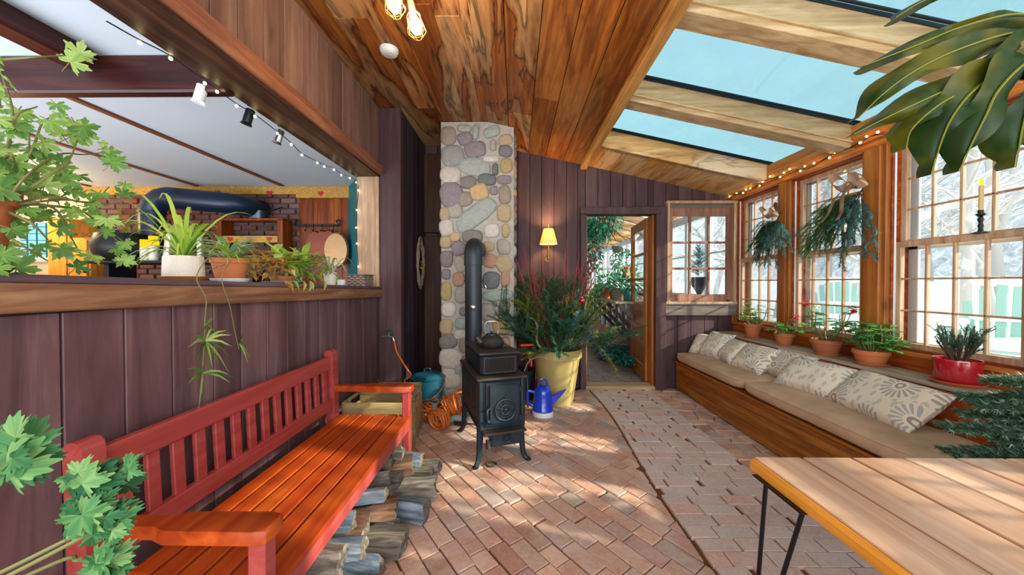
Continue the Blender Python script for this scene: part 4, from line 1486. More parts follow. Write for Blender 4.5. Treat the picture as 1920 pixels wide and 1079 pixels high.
# stovepipe from the back of the stove into the chimney
M['pipe'] = plain('matte_black_stovepipe', '272d34', 0.45, 0.25)
PX, PY = -0.405, 3.36
t_ = thing('stovepipe', 'dark stovepipe rising behind the stove and bending into the stone chimney', 'pipe', (PX, PY, 0.62))
T0 = t_.location
m = MB(); m.tube([(PX + .06, PY - .12, .56), (PX + .06, PY - .1, .62)], .07, 16); m.tube([(PX, PY, .62), (PX, PY, 1.56)], .082, 28); m.build('lower_pipe', M['pipe'], t_, T0)
m = MB(); m.tube([(PX, PY, 1.54)] + [(PX, PY + .1 - .1 * math.cos(a), 1.62 + .1 * math.sin(a)) for a in [R(q) for q in (0, 15, 30, 45, 60, 75, 90)]] + [(PX, 3.84, 1.72)], .089, 28); m.build('elbow', M['pipe'], t_, T0)
for z in (1.38, 1.54):
    m = MB(); m.tube([(PX, PY, z - .008), (PX, PY, z + .008)], .0915, 28); m.build('joint_band', M['pipe'], t_, T0)
m = MB(); m.ball((PX + .005, PY - .088, 1.13), (.028, .014, .028), 14); m.build('thermometer', M['chrome'], t_, T0)
m = MB(); m.tube(curve([(PX + .07, PY - .03, 1.32), (PX + .11, PY - .05, 1.32), (PX + .12, PY - .06, 1.335), (PX + .13, PY - .06, 1.31)], 4), .006, 6); m.build('damper_handle', M['chrome'], t_, T0)

# kettle on the stove
ktl = V((-0.195, 2.87, 0.832))
t_ = thing('kettle', 'cast iron kettle with a wire bail handle on the wood stove', 'kettle', ktl, R(10))
m = MB(); m.lathe([(0, 0), (.085, 0), (.102, .018), (.105, .04), (.098, .045), (.09, .065), (.068, .088), (.045, .098), (.04, .1), (.0, .1)], 26); m.build('body', M['iron_warm'], t_)
m = MB(); m.tube([(-.06, -.01, .03), (-.105, -.015, .052), (-.128, -.018, .09)], [.045, .033, .02], 12); m.build('spout', M['iron_warm'], t_)
m = MB(); m.lathe([(.05, .098), (.048, .106), (.02, .112), (0, .113)], 20); m.ball((0, 0, .12), .01, 8); m.build('lid', M['iron'], t_)
m = MB(); m.tube(curve([(-.045, 0, .095), (-.06, 0, .15), (-.04, 0, .205), (0, 0, .215), (.04, 0, .205), (.06, 0, .15), (.045, 0, .095)], 5), .0045, 8)
m.tube([(-.03, 0, .209), (.03, 0, .209)], .009, 10)
m.build('bail_handle', M['steel'], t_)
# ================================================================ AROUND THE STOVE
def pot(mb, r_top, r_bot, h, rim=0.0, rimh=0.0, c=(0, 0, 0), n=32):
    """terracotta style pot with a collar"""
    th = 0.006
    if rim: pr = [(0, 0.0), (r_bot * .95, 0.0), (r_bot, .004), (r_top - rim, h - rimh), (r_top, h - rimh + .003), (r_top + .002, h - .004), (r_top - .002, h), (r_top - th * 1.6, h), (r_top - th * 2, h - .03), (0, h - .03)]
    else: pr = [(0, 0.0), (r_bot * .95, 0.0), (r_bot, .006), (r_top, h - .006), (r_top - .003, h), (r_top - th * 1.5, h - .002), (r_top - th * 2, h - .03), (0, h - .03)]
    mb.lathe(pr, n, c)


M['yellow_pot'] = plain('glazed_mustard_pot', 'a3935c', 0.35, ns=3, namt=0.12, coat=0.3)
M['soil'] = plain('potting_soil', '2c2018', 0.95, ns=40, namt=0.4)
t_ = thing('yellow_planter', 'large mustard yellow pot of evergreen boughs and red twigs beside the doorway', 'planter', (0.475, 3.97, 0), 0)
m = MB(); pot(m, .285, .185, .62, .022, .1); m.build('pot', M['yellow_pot'], t_)
m = MB(); m.lathe([(0, .575), (.27, .575)], 24); m.build('soil', M['soil'], t_)
groups = [('dark_fir_boughs', G_FIR, 90, (0.45, 1.0), 0.045, 300), ('blue_green_boughs', leafmat('blue_fir', ['1e4038', '2e5a50', '4a7a70'], .15), 10, (0.6, 0.95), 0.05, 260), ('golden_cedar_sprigs', leafmat('olive_cedar', ['3a4a1e', '5c6a28', '8a8436'], .25), 16, (0.5, 0.95), 0.036, 300)]
for gname, mm, cnt, lr, nl, per in groups:
    for i in range(cnt if cnt < 30 else 1):
        pass
    m = MB()
    for i in range(cnt):
        a = rnd.random() * 6.283
        sp = rnd.uniform(0.05, 0.62)
        L = rnd.uniform(*lr)
        d = V((math.cos(a) * sp, math.sin(a) * sp * .8, rnd.uniform(.55, 1.0) if sp < .4 else rnd.uniform(.15, .8))).normalized()
        p0 = V((math.cos(a) * .15, math.sin(a) * .15, .56))
        dr = rnd.uniform(.05, .3)
        pts = [p0 + d * L * q - V((0, 0, dr * L * q * q)) for q in (0, .25, .5, .75, 1)]
        m.sprig(pts, nl, per, 0.0034)
        for s_ in range(7):
            q = rnd.uniform(.3, .9)
            b = p0 + d * L * q - V((0, 0, dr * L * q * q))
            sd = V((rnd.uniform(-1, 1), rnd.uniform(-1, 1), rnd.uniform(-.2, .5))).normalized()
            l2 = L * rnd.uniform(.2, .4)
            m.sprig([b, b + (d + sd * .9).normalized() * l2 * .5, b + (d + sd * .9).normalized() * l2 - V((0, 0, .02))], nl * .9, per, 0.0034)
    m.v = [(x, min(y, .42), z) for x, y, z in m.v]
    m.build(gname, mm, t_)
for pts in ([(.1, -.1, .62), (.35, -.25, .72), (.5, -.3, .58), (.62, -.33, .38)], [(.1, 0, .65), (.4, -.1, .8), (.55, -.15, .7)], [(-.1, -.1, .62), (-.35, -.1, .85), (-.42, -.1, 1.0)], [(-.1, .05, .62), (-.32, .0, 1.0), (-.4, .0, 1.12)]):
    m = MB()   # long drooping cedar sprays at the sides
    m.sprig(curve(pts, 5), .06, 260, .0024); m.build('cedar_spray', groups[2][1], t_)
m = MB()
for i in range(60):
    a = rnd.random() * 6.283
    L = rnd.uniform(.6, 1.36)
    sp = rnd.uniform(.08, .45)
    d = V((math.cos(a) * sp, math.sin(a) * sp, 1)).normalized()
    p0 = V((math.cos(a) * .1, math.sin(a) * .1, .55))
    k = V((rnd.uniform(-.06, .06), rnd.uniform(-.06, .06), 0))
    pts = [p0, p0 + d * L * .4 + k, p0 + d * L * .75 + k * .4, p0 + d * L]
    m.tube(curve(pts, 3), [0.006 - 0.0004 * q for q in range(10)], 5, r=rnd.random())
    for q in range(3):
        b = p0 + d * L * rnd.uniform(.35, .8)
        m.tube([b, b + (d + V((rnd.uniform(-.6, .6), rnd.uniform(-.6, .6), .2))).normalized() * L * .22], [.0025, .001], 4, r=rnd.random())
m.v = [(x, min(y, .42), z) for x, y, z in m.v]
m.build('red_twigs', M['twig_red'], t_)
M['driftwood'] = plain('pale_bare_branch', '8a7a66', 0.8, ns=20, namt=0.3)
m = MB()
m.tube(curve([(-.12, -.2, .58), (-.2, -.27, .66), (-.25, -.29, .76), (-.24, -.3, .88), (-.27, -.3, .97), (-.36, -.3, 1.0)], 5), [.012] * 20 + [.01] * 6, 8)
m.tube(curve([(-.14, -.26, .55), (-.24, -.32, .58), (-.34, -.36, .53), (-.38, -.37, .44)], 4), .007, 6)
m.tube(curve([(-.2, -.28, .6), (-.33, -.3, .62), (-.4, -.3, .60)], 4), .008, 6)
m.build('bare_branch', M['driftwood'], t_)
p = at(1091, 564, 'Y', 3.6)
t_ = thing('ornament', 'shiny red glass ball ornament hanging in the evergreen boughs', 'ornament', p)
m = MB(); m.ball((0, 0, 0), .03, 16); m.build('ball', plain('red_glass_ball', 'b0142c', 0.08, 0.5, coat=1.0), t_)
m = MB(); m.tube([(0, 0, .028), (0, 0, .038)], .008, 8); m.tube([(0, 0, .038), (0, .01, .06)], .0015, 4); m.build('cap', M['chrome'], t_)

# watering can
M['cobalt'] = plain('cobalt_blue_enamel', '123cc0', 0.25, coat=0.5)
M['enamel_white'] = plain('white_enamel', 'dcdce0', 0.3)
t_ = thing('watering_can', 'cobalt blue enamel watering can with a white base on the brick floor', 'watering can', (0.285, 3.56, 0), R(6))
m = MB(); m.lathe([(0, .0), (.108, 0), (.11, .006), (.108, .05), (.107, .052)], 30); m.build('base_band', M['enamel_white'], t_)
m = MB(); m.lathe([(.107, .05), (.112, .055), (.112, .07), (.106, .08), (.09, .22), (.088, .25), (.07, .285), (.035, .305), (0, .31)], 30); m.build('body', M['cobalt'], t_)
m = MB()
vs = [(.085, -.03, .09), (.085, .03, .09), (.085, -.022, .19), (.085, .022, .19), (.225, -.014, .235), (.225, .014, .235), (.245, -.016, .262), (.245, .016, .262)]
m.add(vs, [(0, 4, 5, 1), (2, 3, 7, 6), (0, 2, 6, 4), (1, 5, 7, 3), (4, 6, 7, 5), (0, 1, 3, 2)]); m.build('spout', M['cobalt'], t_)
m = MB(); m.tube(curve([(-.087, 0, .235), (-.15, 0, .25), (-.16, 0, .2), (-.15, 0, .13), (-.1, 0, .1)], 5), .016, 8); m.build('side_handle', M['cobalt'], t_)
m = MB(); m.tube(curve([(-.05, 0, .28), (-.04, 0, .345), (.0, 0, .375), (.04, 0, .345), (.05, 0, .28)], 5), .011, 8); m.build('top_handle', M['cobalt'], t_)

# covered enamel pot
M['green_enamel'] = plain('speckled_teal_enamel', '16485a', 0.3, ns=60, namt=0.3, coat=0.3)
t_ = thing('covered_bucket', 'dark teal enamel pot with a domed lid against the alcove boards', 'pot', (-0.955, 3.76, 0))
m = MB(); m.lathe([(0, 0), (.14, 0), (.15, .01), (.185, .33), (.19, .335), (.184, .34), (.175, .33), (0, .3)], 30); m.build('body', M['green_enamel'], t_)
m = MB(); m.lathe([(.195, .335), (.198, .345), (.18, .352), (.17, .365), (.12, .385), (.05, .395), (0, .397)], 30); m.tube(curve([(-.035, 0, .39), (-.03, 0, .425), (.03, 0, .425), (.035, 0, .39)], 4), .008, 8); m.build('lid', M['green_enamel'], t_)
m = MB(); m.tube([(.19 * math.cos(a), .19 * math.sin(a) - 0.0, .3 - .16 * math.sin(-a)) for a in [R(q) for q in range(180, 361, 12)]], .004, 6); m.build('wire_handle', M['steel'], t_)

# orange cords in coils
M['orange_cord'] = plain('orange_cord_rubber', 'c4601c', 0.45, var=0.2)


def coil(mb, c, R0, turns, th, ax, jit):
    pts = []
    n = 22
    a_ = V(ax).normalized()
    e1 = a_.orthogonal().normalized()
    e2 = a_.cross(e1)
    for i in range(turns * n):
        a = 2 * math.pi * i / n
        k = i // n
        rr = R0 * (1 + .12 * noise.noise((k * 1.3, i * .04, R0 * 30)))
        o = a_ * (noise.noise((i * .05, k * .9, 3)) * jit)
        z = e1 * math.cos(a) * rr + e2 * math.sin(a) * rr + o + a_ * (k / turns - .5) * jit * 1.6
        pts.append(V(c) + z)
    mb.tube(pts, th, 6)
    return pts


specs = [('coiled orange hose lying in a big loop against the chimney', (-.575, 3.44, .125), .12, 8, (.95, .35, .35), .17), ('small bunch of orange extension cord nearest the camera', (-.70, 3.20, .088), .085, 7, (.5, 1, .1), .1), ('orange cord bundle tied in an upright loop beside the teal pot', (-.84, 3.36, .12), .09, 6, (.7, .8, .3), .1)]
for lab, c, r0, tn, ax, jit in specs:
    t_ = thing('cord_coil', lab, 'cord', (c[0], c[1], 0), 0, 'orange cords by the chimney')
    m = MB(); pts = coil(m, c, r0, tn, .0075, ax, jit)
    zmin = min(v_[2] for v_ in m.v)
    m.v = [(x, y, z - zmin) for x, y, z in m.v]
    m.build('coil', M['orange_cord'], t_, t_.location)
    m = MB(); a0 = V(c) - V((0, 0, zmin)); m.tube([a0 + V((.02, -.03, r0 * .8)), a0 + V((.03, -.035, -r0 * .5))], .012, 6); m.build('tie', M['orange_cord'], t_, t_.location)
t_ = thing('grip', 'grey and black plastic grip end lying on the cords by the stove', 'grip', (-.52, 3.30, .0))
m = MB(); m.tube(curve([(-.1, 0, .05), (-.04, -.02, .075), (.04, -.02, .07), (.1, .02, .085)], 4), [.03] * 13, 10); m.build('body', plain('grey_plastic', '8a9498', 0.5), t_)
m = MB(); m.tube([(-.06, -.01, .045), (.06, -.01, .04)], .04, 10); m.build('grip_sleeve', M['black_iron'], t_)
t_ = thing('iron_ring', 'small iron stove ring lying on the bricks under the stove', 'ring', (-.18, 2.56, .004))
m = MB(); m.tube([(.04 * math.cos(a), .03 * math.sin(a), .006) for a in [2 * math.pi * q / 16 for q in range(17)]], .006, 6, False); tag(t_, kind=None)
m.build('ring', M['iron_warm'], t_)

# faucet and thin orange hose on the post
fp = V((-1.30, 3.49, .82))
t_ = thing('wall_tap', 'brass garden tap with a green wheel on the corner of the board wall', 'tap', fp)
m = MB(); m.tube([(-.05, 0, 0), (.05, -.03, 0)], .014, 10); m.tube(curve([(.05, -.03, 0), (.075, -.04, -.005), (.09, -.045, -.04)], 4), .012, 10); m.tube([(.02, -.02, 0), (.035, -.02, .04)], .008, 8); m.build('spout', M['steel'], t_)
MM = Matrix.Rotation(R(25), 3, 'Y')
m = MB(); m.lathe([(.03, -.006), (.034, 0), (.03, .006), (.012, .004), (0, .006)], 14, (.038, -.02, .048), MM); m.build('wheel', plain('green_tap_wheel', '0c5a3c', 0.4), t_)
t_ = thing('thin_hose', 'thin orange hose hanging from the wall tap toward the teal pot', 'hose', (-1.21, 3.44, .0))
m = MB(); m.tube(curve([(-1.21, 3.445, .785), (-1.18, 3.43, .68), (-1.12, 3.42, .58), (-1.06, 3.4, .5), (-1.03, 3.4, .46), (-1.06, 3.41, .42), (-1.10, 3.42, .39), (-1.06, 3.42, .33), (-.98, 3.44, .22), (-.9, 3.44, .12), (-.86, 3.42, .01)], 6), .0085, 8); m.build('tube', M['orange_cord'], t_, t_.location)

# fire extinguisher and dark clutter behind the planter
M['red_gloss'] = plain('red_gloss_metal', 'b01418', 0.3, coat=0.4)
t_ = thing('fire_extinguisher', 'red fire extinguisher standing half hidden behind the mustard pot', 'fire extinguisher', (.2, 4.28, 0))
m = MB(); m.lathe([(0, 0), (.07, 0), (.075, .02), (.075, .42), (.05, .48), (.02, .5), (0, .5)], 20); m.build('cylinder', M['red_gloss'], t_)
m = MB(); m.beam((0, 0, .52), (.02, -.12, .56), .02, .02); m.box((0, 0, .51), (.04, .04, .04), .005); m.build('lever', M['black_iron'], t_)
m = MB(); m.lathe([(.0755, .18), (.0755, .3)], 20); m.build('band', plain('pale_band', 'c8c4bc', .5), t_)
t_ = thing('metal_bin', 'dark metal bin in the shadow behind the planter and the chimney', 'bin', (.13, 4.08, 0))
m = MB(); m.lathe([(0, 0), (.09, 0), (.11, .34), (.115, .345), (.1, .34), (0, .3)], 20); m.build('body', M['iron'], t_)
t_ = thing('fire_tool', 'red handled tool leaning out beside the chimney', 'tool', (.08, 3.75, 0))
m = MB(); m.tube([(.06, 0.02, 0), (.04, .1, .66)], .008, 8); m.build('shaft', M['iron'], t_)
m = MB(); m.tube([(-.02, .1, .665), (.14, .1, .672)], .016, 10); m.build('handle', plain('orange_red_plastic', 'd83a14', 0.35), t_)

# twig wreath on the alcove wall
t_ = thing('twig_wreath', 'brown twig wreath hanging on the dark alcove boards', 'wreath', (-1.155, 4.07, 1.60))
m = MB()
for i in range(42):
    R0 = rnd.uniform(.17, .25)
    a0 = rnd.random() * 6.28
    pts = []
    for q in range(14):
        a = a0 + q * .32
        k = R0 * (1 + .12 * noise.noise((a, i, 2)))
        pts.append((.02 + .03 * noise.noise((a * 2, i * .7, 5)) + .02, k * .55 * math.cos(a), k * 1.25 * math.sin(a)))
    m.tube(pts, .0028, 4, r=rnd.random())
m.build('twigs', M['driftwood'], t_)
m = MB()
for i in range(14): m.leaf((.05, rnd.uniform(-.05, .05), rnd.uniform(-.08, .0)), (rnd.uniform(-.2, 1), rnd.uniform(-1, 1), rnd.uniform(-1, 1)), (1, 0, 0), .06, .03)
m.build('dried_leaves', leafmat('dried_orange', ['7a4a1c', 'b07a24', 'c89a2c'], .2), t_)

# wall lamp
t_ = thing('wall_lamp', 'brass wall lamp with a glowing pleated cream shade on the far wall', 'lamp', (0.413, 4.31, 1.74))
m = MB(); m.tube([(0, .15, -.08), (0, .0, -.1), (0, 0, -.02)], .01, 8); m.lathe([(.03, 0), (.03, .012), (0, .012)], 14, (0, .155, -.08), Matrix.Rotation(R(90), 3, 'X')); m.lathe([(.012, -.1), (.022, -.06), (.012, -.02), (.016, .02), (.008, .06), (.008, .1)], 12); m.build('arm', plain('aged_brass', '8a6a34', .35, .8), t_)
M['shade'] = emis('glowing_shade', 'ffd890', 1.5)
t2 = NT('cream_lamp_shade')
t2.pbr('f0d8a0', 0.7, trans=0.5, emit='ffc860', estr=0.55)
m = MB(); m.lathe([(.112, .1), (.062, .29)], 28, caps=False); m.lathe([(.109, .102), (.06, .288)], 28, caps=False); m.build('lamp_shade', t2.m, t_)
m = MB(); m.ball((0, 0, .17), .03, 10); m.build('bulb', emis('warm_bulb', 'ffdc9a', 6), t_)
m = MB(); m.tube([(0, 0, .29), (0, 0, .33)], .006, 6); m.ball((0, 0, .34), (.009, .009, .022), 8); m.build('finial', M['chrome'], t_)
lamp('POINT', 'wall_lamp_light', (0.413, 4.29, 1.96), 30, (1, .68, .3), radius=.04)

# ================================================================ WINDOW SEAT
SX0, SX1, SY0, SY1 = 2.05, 2.55, 1.70, 4.42
t_ = thing('built_in_bench', 'long built-in wooden window seat box under the windows', 'bench', (2.3, 3.06, 0))
B = t_.location
m = MB()
for z0, z1 in ((.02, .125), (.127, .24), (.242, .355)): m.box((SX0 + .012, (SY0 + SY1) / 2, (z0 + z1) / 2), (.024, SY1 - SY0, z1 - z0), .003, r=rnd.random())
m.box((SX0 + .26, SY0 + .012, .18), (.5, .024, .35), .003)
m.build('front_boards', M['seat_wood'], t_, B)
m = MB(); m.box((SX0 + .25, (SY0 + SY1) / 2, .362), (.54, SY1 - SY0 + .01, .022), .006); m.build('seat_board', M['seat_wood'], t_, B)
m = MB(); m.box((2.545, (SY0 + SY1) / 2 - .3, .545), (.03, SY1 - SY0 + .6, .35), .004); m.build('back_board', M['red_trim'], t_, B)
t_ = thing('window_ledge', 'deep worn grey wooden ledge behind the seat cushions holding flower pots', 'ledge', (2.67, 2.6, .726))
m = MB()
m.box((2.60, 2.6, .735), (.125, 3.66, .022), .005, r=.3); m.box((2.728, 2.6, .735), (.128, 3.66, .022), .005, r=.8)
o = m.build('ledge_boards', M['ledge'], t_, t_.location)
m = MB(); m.box((2.67, .9, .36), (.24, .04, .72)); m.build('support', M['seat_wood'], t_, t_.location)

t = NT('tan_cushion_linen')
v = t.obj()
n1 = t.noise(t.scale(v, (240, 240, 240)), 1, 2)
n2 = t.noise(v, 4, 4)
c = t.ramp(n2, [(.3, 'a88a6c'), (.7, 'c4a688')])
M['tan'] = t.pbr(c, .9, 0, n1, .25, .002, .2)


def superbox(mb, c, h, e=3.2, nu=36, nv=18, puff=0.0, wob=0.0, M3=None):
    vs, fs = [], []
    so = rnd.random() * 40
    def sp(x, p): return math.copysign(abs(x) ** p, x)
    for i in range(nv + 1):
        v_ = -math.pi / 2 + math.pi * i / nv
        for j in range(nu):
            u_ = 2 * math.pi * j / nu
            p = V((h[0] * sp(math.cos(v_), .45) * sp(math.cos(u_), 2 / e), h[1] * sp(math.cos(v_), .45) * sp(math.sin(u_), 2 / e), h[2] * sp(math.sin(v_), 1.0 if puff else .6)))
            if wob: p += V((1, 1, 1)) * wob * noise.noise((p.x * 5 + so, p.y * 5, p.z * 5))
            if M3 is not None: p = M3 @ p
            vs.append(V(c) + p)
    for i in range(nv):
        for j in range(nu):
            a, b = i * nu + j, i * nu + (j + 1) % nu
            fs.append((a, b, b + nu, a + nu))
    mb.add(vs, fs)


for (y0, y1, lab) in ((1.74, 3.12, 'tan linen seat cushion at the near end of the window seat'), (3.12, 4.41, 'tan linen seat cushion at the far end of the window seat by the wall')):
    t_ = thing('seat_cushion', lab, 'cushion', (2.28, (y0 + y1) / 2, .373), 0, 'window seat cushions')
    m = MB(); superbox(m, (0, 0, .066), (.268, (y1 - y0) / 2, .066), 9, 64, 18, wob=.004); m.build('cover', M['tan'], t_, sharp=80)
    m = MB()
    n = 80
    ring = []
    for j in range(n + 1):
        u_ = 2 * math.pi * j / n
        f = lambda x: math.copysign(abs(x) ** (2 / 9), x)
        ring.append((.263 * f(math.cos(u_)), ((y1 - y0) / 2 - .005) * f(math.sin(u_)), .098))
    m.tube(ring, .004, 5, False); m.build('piping', M['tan'], t_)

# floral pillows
t = NT('floral_pillow_cloth')
v = t.node('TexCoord').outputs['Object']
sep = t.node('SeparateXYZ', {0: v})
uv = t.node('CombineXYZ', {0: sep.outputs[0], 1: sep.outputs[1], 2: 0.0}).outputs[0]
info = t.node('ObjectInfo').outputs['Random']
of = t.node('CombineXYZ', {0: t.math('MULTIPLY', info, 7.0), 1: t.math('MULTIPLY', info, 3.0), 2: 0.0}).outputs[0]
uv = t.node('VectorMath', {0: uv, 1: of}, operation='ADD').outputs[0]
us = t.scale(uv, (4.2, 4.2, 1))
vo = t.node('TexVoronoi', {'Vector': us, 'Scale': 1.0, 'Randomness': .75}, voronoi_dimensions='2D')
dv = t.node('VectorMath', {0: us, 1: vo.outputs['Position']}, operation='SUBTRACT').outputs[0]
ds = t.node('SeparateXYZ', {0: dv})
ang = t.math('ARCTAN2', ds.outputs[1], ds.outputs[0])
dist = vo.outputs['Distance']
pet = t.math('SINE', t.math('MULTIPLY', ang, 18.0))
pm = t.math('GREATER_THAN', pet, -.1)
ring1 = t.math('MULTIPLY', t.math('GREATER_THAN', dist, .17), t.math('LESS_THAN', dist, t.math('MULTIPLY_ADD', pet, .05, .40)))
petals = t.math('MULTIPLY', pm, ring1)
core = t.math('MULTIPLY', t.math('GREATER_THAN', dist, .05), t.math('LESS_THAN', dist, .11))
lv = t.node('TexVoronoi', {'Vector': t.scale(uv, (22, 11, 1)), 'Scale': 1.0}, voronoi_dimensions='2D').outputs['Distance']
leafs = t.math('MULTIPLY', t.math('LESS_THAN', lv, .27), t.math('GREATER_THAN', dist, .47))
pick = t.node('SeparateColor', {0: vo.outputs['Color']}).outputs[0]
grey = t.mix(pick, 'a8aeb6', '8a8684')
c = t.mix(t.math('MULTIPLY', petals, .8), 'd8ccb8', grey)
c = t.mix(t.math('MULTIPLY', core, .9), c, '8a8078')
c = t.mix(t.math('MULTIPLY', leafs, .7), c, 'b0a898')
wv = t.noise(t.scale(v, (300, 300, 300)), 1, 2)
M['floral'] = t.pbr(c, .9, 0, wv, .2, .002, .2)


def pillow(loc, L, W, T, ry, rz, rx, lab):
    t_ = tag(MB_pillow(L, W, T).build('throw_pillow', M['floral'], None, None, loc, sharp=80), lab, 'pillow', 'floral throw pillows on the window seat')
    t_.rotation_euler = (rx, ry, rz)
    return t_


def MB_pillow(L, W, T):
    m = MB()
    n, k = 22, 14
    so = rnd.random() * 30
    for sg in (1, -1):
        vs, fs = [], []
        for i in range(n + 1):
            for j in range(k + 1):
                a, b = -1 + 2 * i / n, -1 + 2 * j / k
                e = (1 - a ** 4) * (1 - b ** 4)
                pin = 1 - .07 * (1 - abs(a) ** 2) * abs(b) ** 3 - .0
                pin2 = 1 - .07 * (1 - abs(b) ** 2) * abs(a) ** 3
                z = sg * T / 2 * max(0, e) ** .55 + .006 * noise.noise((a * 3 + so, b * 3, sg))
                if e <= 0: z = 0
                vs.append((a * L / 2 * pin2, b * W / 2 * pin, z))
        for i in range(n):
            for j in range(k):
                q = (i * (k + 1) + j, (i + 1) * (k + 1) + j, (i + 1) * (k + 1) + j + 1, i * (k + 1) + j + 1)
                fs.append(q if sg > 0 else q[::-1])
        m.add(vs, fs)
    return m


pl = [((2.40, 2.28, .605), .62, .35, .15, 'long floral pillow nearest the camera on the window seat', -42, -6), ((2.40, 2.80, .60), .52, .33, .14, 'second floral pillow from the near end, tucked behind the nearest one', -44, 8), ((2.48, 3.16, .61), .5, .3, .13, 'third floral pillow from the near end, flat against the ledge', -55, -4), ((2.38, 3.46, .61), .42, .33, .14, 'fourth floral pillow from the near end with a big sunflower medallion', -46, 4), ((2.38, 3.80, .61), .38, .32, .14, 'fifth floral pillow from the near end, middle of the far group', -46, -8), ((2.36, 4.08, .625), .36, .36, .14, 'sixth floral pillow from the near end, taller and leaning on the ledge', -55, 10), ((2.34, 4.30, .6), .3, .3, .12, 'floral pillow farthest from the camera against the end wall', -50, 30)]
for loc, L, W, T, lab, tilt, tw in pl:
    p = pillow(loc, L, W, T, 0, 0, 0, lab)
    # long side along the seat, face tilted up toward the room
    p.rotation_euler = (Matrix.Rotation(R(tw), 3, 'Z') @ Matrix.Rotation(R(tilt), 3, 'Y') @ Matrix.Rotation(R(-90), 3, 'Z')).to_euler()

# ---- pots on the ledge
M['terra'] = plain('terracotta', 'b4683c', 0.75, ns=9, namt=0.2, var=0.0)
M['terra_dk'] = plain('weathered_terracotta', 'a06038', 0.8, ns=9, namt=0.3)
M['leaf_ger'] = leafmat('geranium_leaf', ['37743a', '549648', '74b05c', '92c468'], .45)
M['leaf_lite'] = leafmat('light_green_leaf', ['5c983e', '8abc50', 'b4d464'], .5)
M['stem'] = plain('green_brown_stem', '6a6a3a', .6, var=.3)
M['petal_red'] = leafmat('red_petals', ['a80c18', 'd01c28', 'e83a40'], .3)
M['petal_pink'] = leafmat('pink_petals', ['c04a58', 'd86a70'], .3)
LZ = .747


def saucer(loc, r, lab, mm=None):
    m = MB(); m.lathe([(0, 0), (r * .85, 0), (r, .018), (r * .97, .02), (r * .86, .006), (0, .006)], 28)
    return tag(m.build('saucer', mm or M['terra'], None, None, loc), lab, 'saucer')


def geranium(lab, loc, r, h, cat, nst, hh, spread, flowers, col, lsize=.035, dens=5, rb=.72, mat_pot=None):
    t_ = thing('potted_geranium', lab, 'plant', loc, rnd.random() * 6)
    m = MB(); pot(m, r, r * rb, h, .008, .035); m.build('pot', mat_pot or M['terra'], t_)
    m = MB(); m.lathe([(0, h - .028), (r * .9, h - .028)], 20); m.build('soil', M['soil'], t_)
    ms, ml = MB(), MB()
    tips = []
    for i in range(nst):
        a = 6.283 * i / nst + rnd.uniform(-.4, .4)
        sp = rnd.uniform(.3, 1.15) * spread
        tip = V((math.cos(a) * sp, math.sin(a) * sp, h + hh * rnd.uniform(.7, 1.4)))
        b = V((math.cos(a) * .02, math.sin(a) * .02, h - .03))
        mid = b.lerp(tip, .5) + V((math.cos(a) * .03, math.sin(a) * .03, -.01))
        c = curve([b, mid, tip], 4)
        ms.tube(c, [.006 - .0004 * q for q in range(len(c))], 5, r=rnd.random())
        tips.append(tip)
        for q in range(dens):
            k = rnd.randint(3, len(c) - 1)
            aa = rnd.random() * 6.28
            d = V((math.cos(aa), math.sin(aa), rnd.uniform(-.1, .6))).normalized()
            pe = c[k] + d * rnd.uniform(.025, .06)
            ms.tube([c[k], pe], .0015, 3)
            ml.lobed(pe, (d + V((0, 0, -.3))).normalized(), (d * .4 + V((0, 0, 1))).normalized(), lsize * 1.3 * rnd.uniform(.8, 1.25), 5, .22, 2, .25)
    ms.build('stems', M['stem'], t_); ml.build('leaves', M['leaf_ger'] if col != 'lite' else M['leaf_lite'], t_)
    for k in range(flowers):
        tp = tips[k] + V((0, 0, .05))
        m = MB()
        m.tube([tips[k], tp], .002, 4)
        for q in range(34):
            d = V((rnd.gauss(0, 1), rnd.gauss(0, 1), rnd.gauss(0, 1) * .8)).normalized()
            m.leaf(tp + d * .015, d + V((rnd.uniform(-.5, .5), rnd.uniform(-.5, .5), 0)), V((0, 0, 1)), .018, .017, .1, seg=2)
        m.build('flower_head', M['petal_red'] if col != 'pink' else M['petal_pink'], t_)
    return t_


saucer((2.68, 3.93, LZ), .085, 'terracotta saucer under the tall geranium in the far corner of the ledge')
geranium('leafy geranium in a tall terracotta pot at the far end of the ledge', (2.68, 3.93, LZ + .007), .088, .15, 'p', 7, .19, .14, 0, 'lite', .036, 6)
geranium('small pink budded geranium in a plain terracotta pot, second from the far end', (2.68, 3.47, LZ), .085, .115, 'p', 8, .09, .12, 3, 'pink', .03, 6)
saucer((2.66, 2.98, LZ), .09, 'terracotta saucer under the red flowering geranium')
gp = geranium('red flowering leggy geranium in a wide terracotta pot in the middle of the ledge', (2.66, 2.98, LZ + .007), .112, .125, 'p', 8, .2, .19, 0, 'red', .032, 6, .68, M['terra_dk'])
gp.rotation_euler = (0, 0, 0)
for k, (px, py) in enumerate(((1510, 569), (1599, 580))):
    p = at(px, py, 'X', 2.62) - gp.location
    b = V((.0, .02 * (1 if k == 0 else -1), .1))
    m = MB(); m.tube(curve([b, b.lerp(p, .5) + V((0, .03 if k == 0 else -.03, .0)), p], 5), .003, 5)
    m.build('flower_stalk', M['stem'], gp)
    m = MB()
    for q in range(44):
        d = V((rnd.gauss(0, 1), rnd.gauss(0, 1), rnd.gauss(0, 1) * .85)).normalized()
        m.leaf(p + d * .017, d + V((rnd.uniform(-.5, .5), rnd.uniform(-.5, .5), 0)), V((0, 0, 1)), .02, .02, .1, seg=2)
    m.build('flower_head', M['petal_red'], gp)
saucer((2.67, 2.62, LZ), .1, 'terracotta saucer under the bushy blue-green geranium')
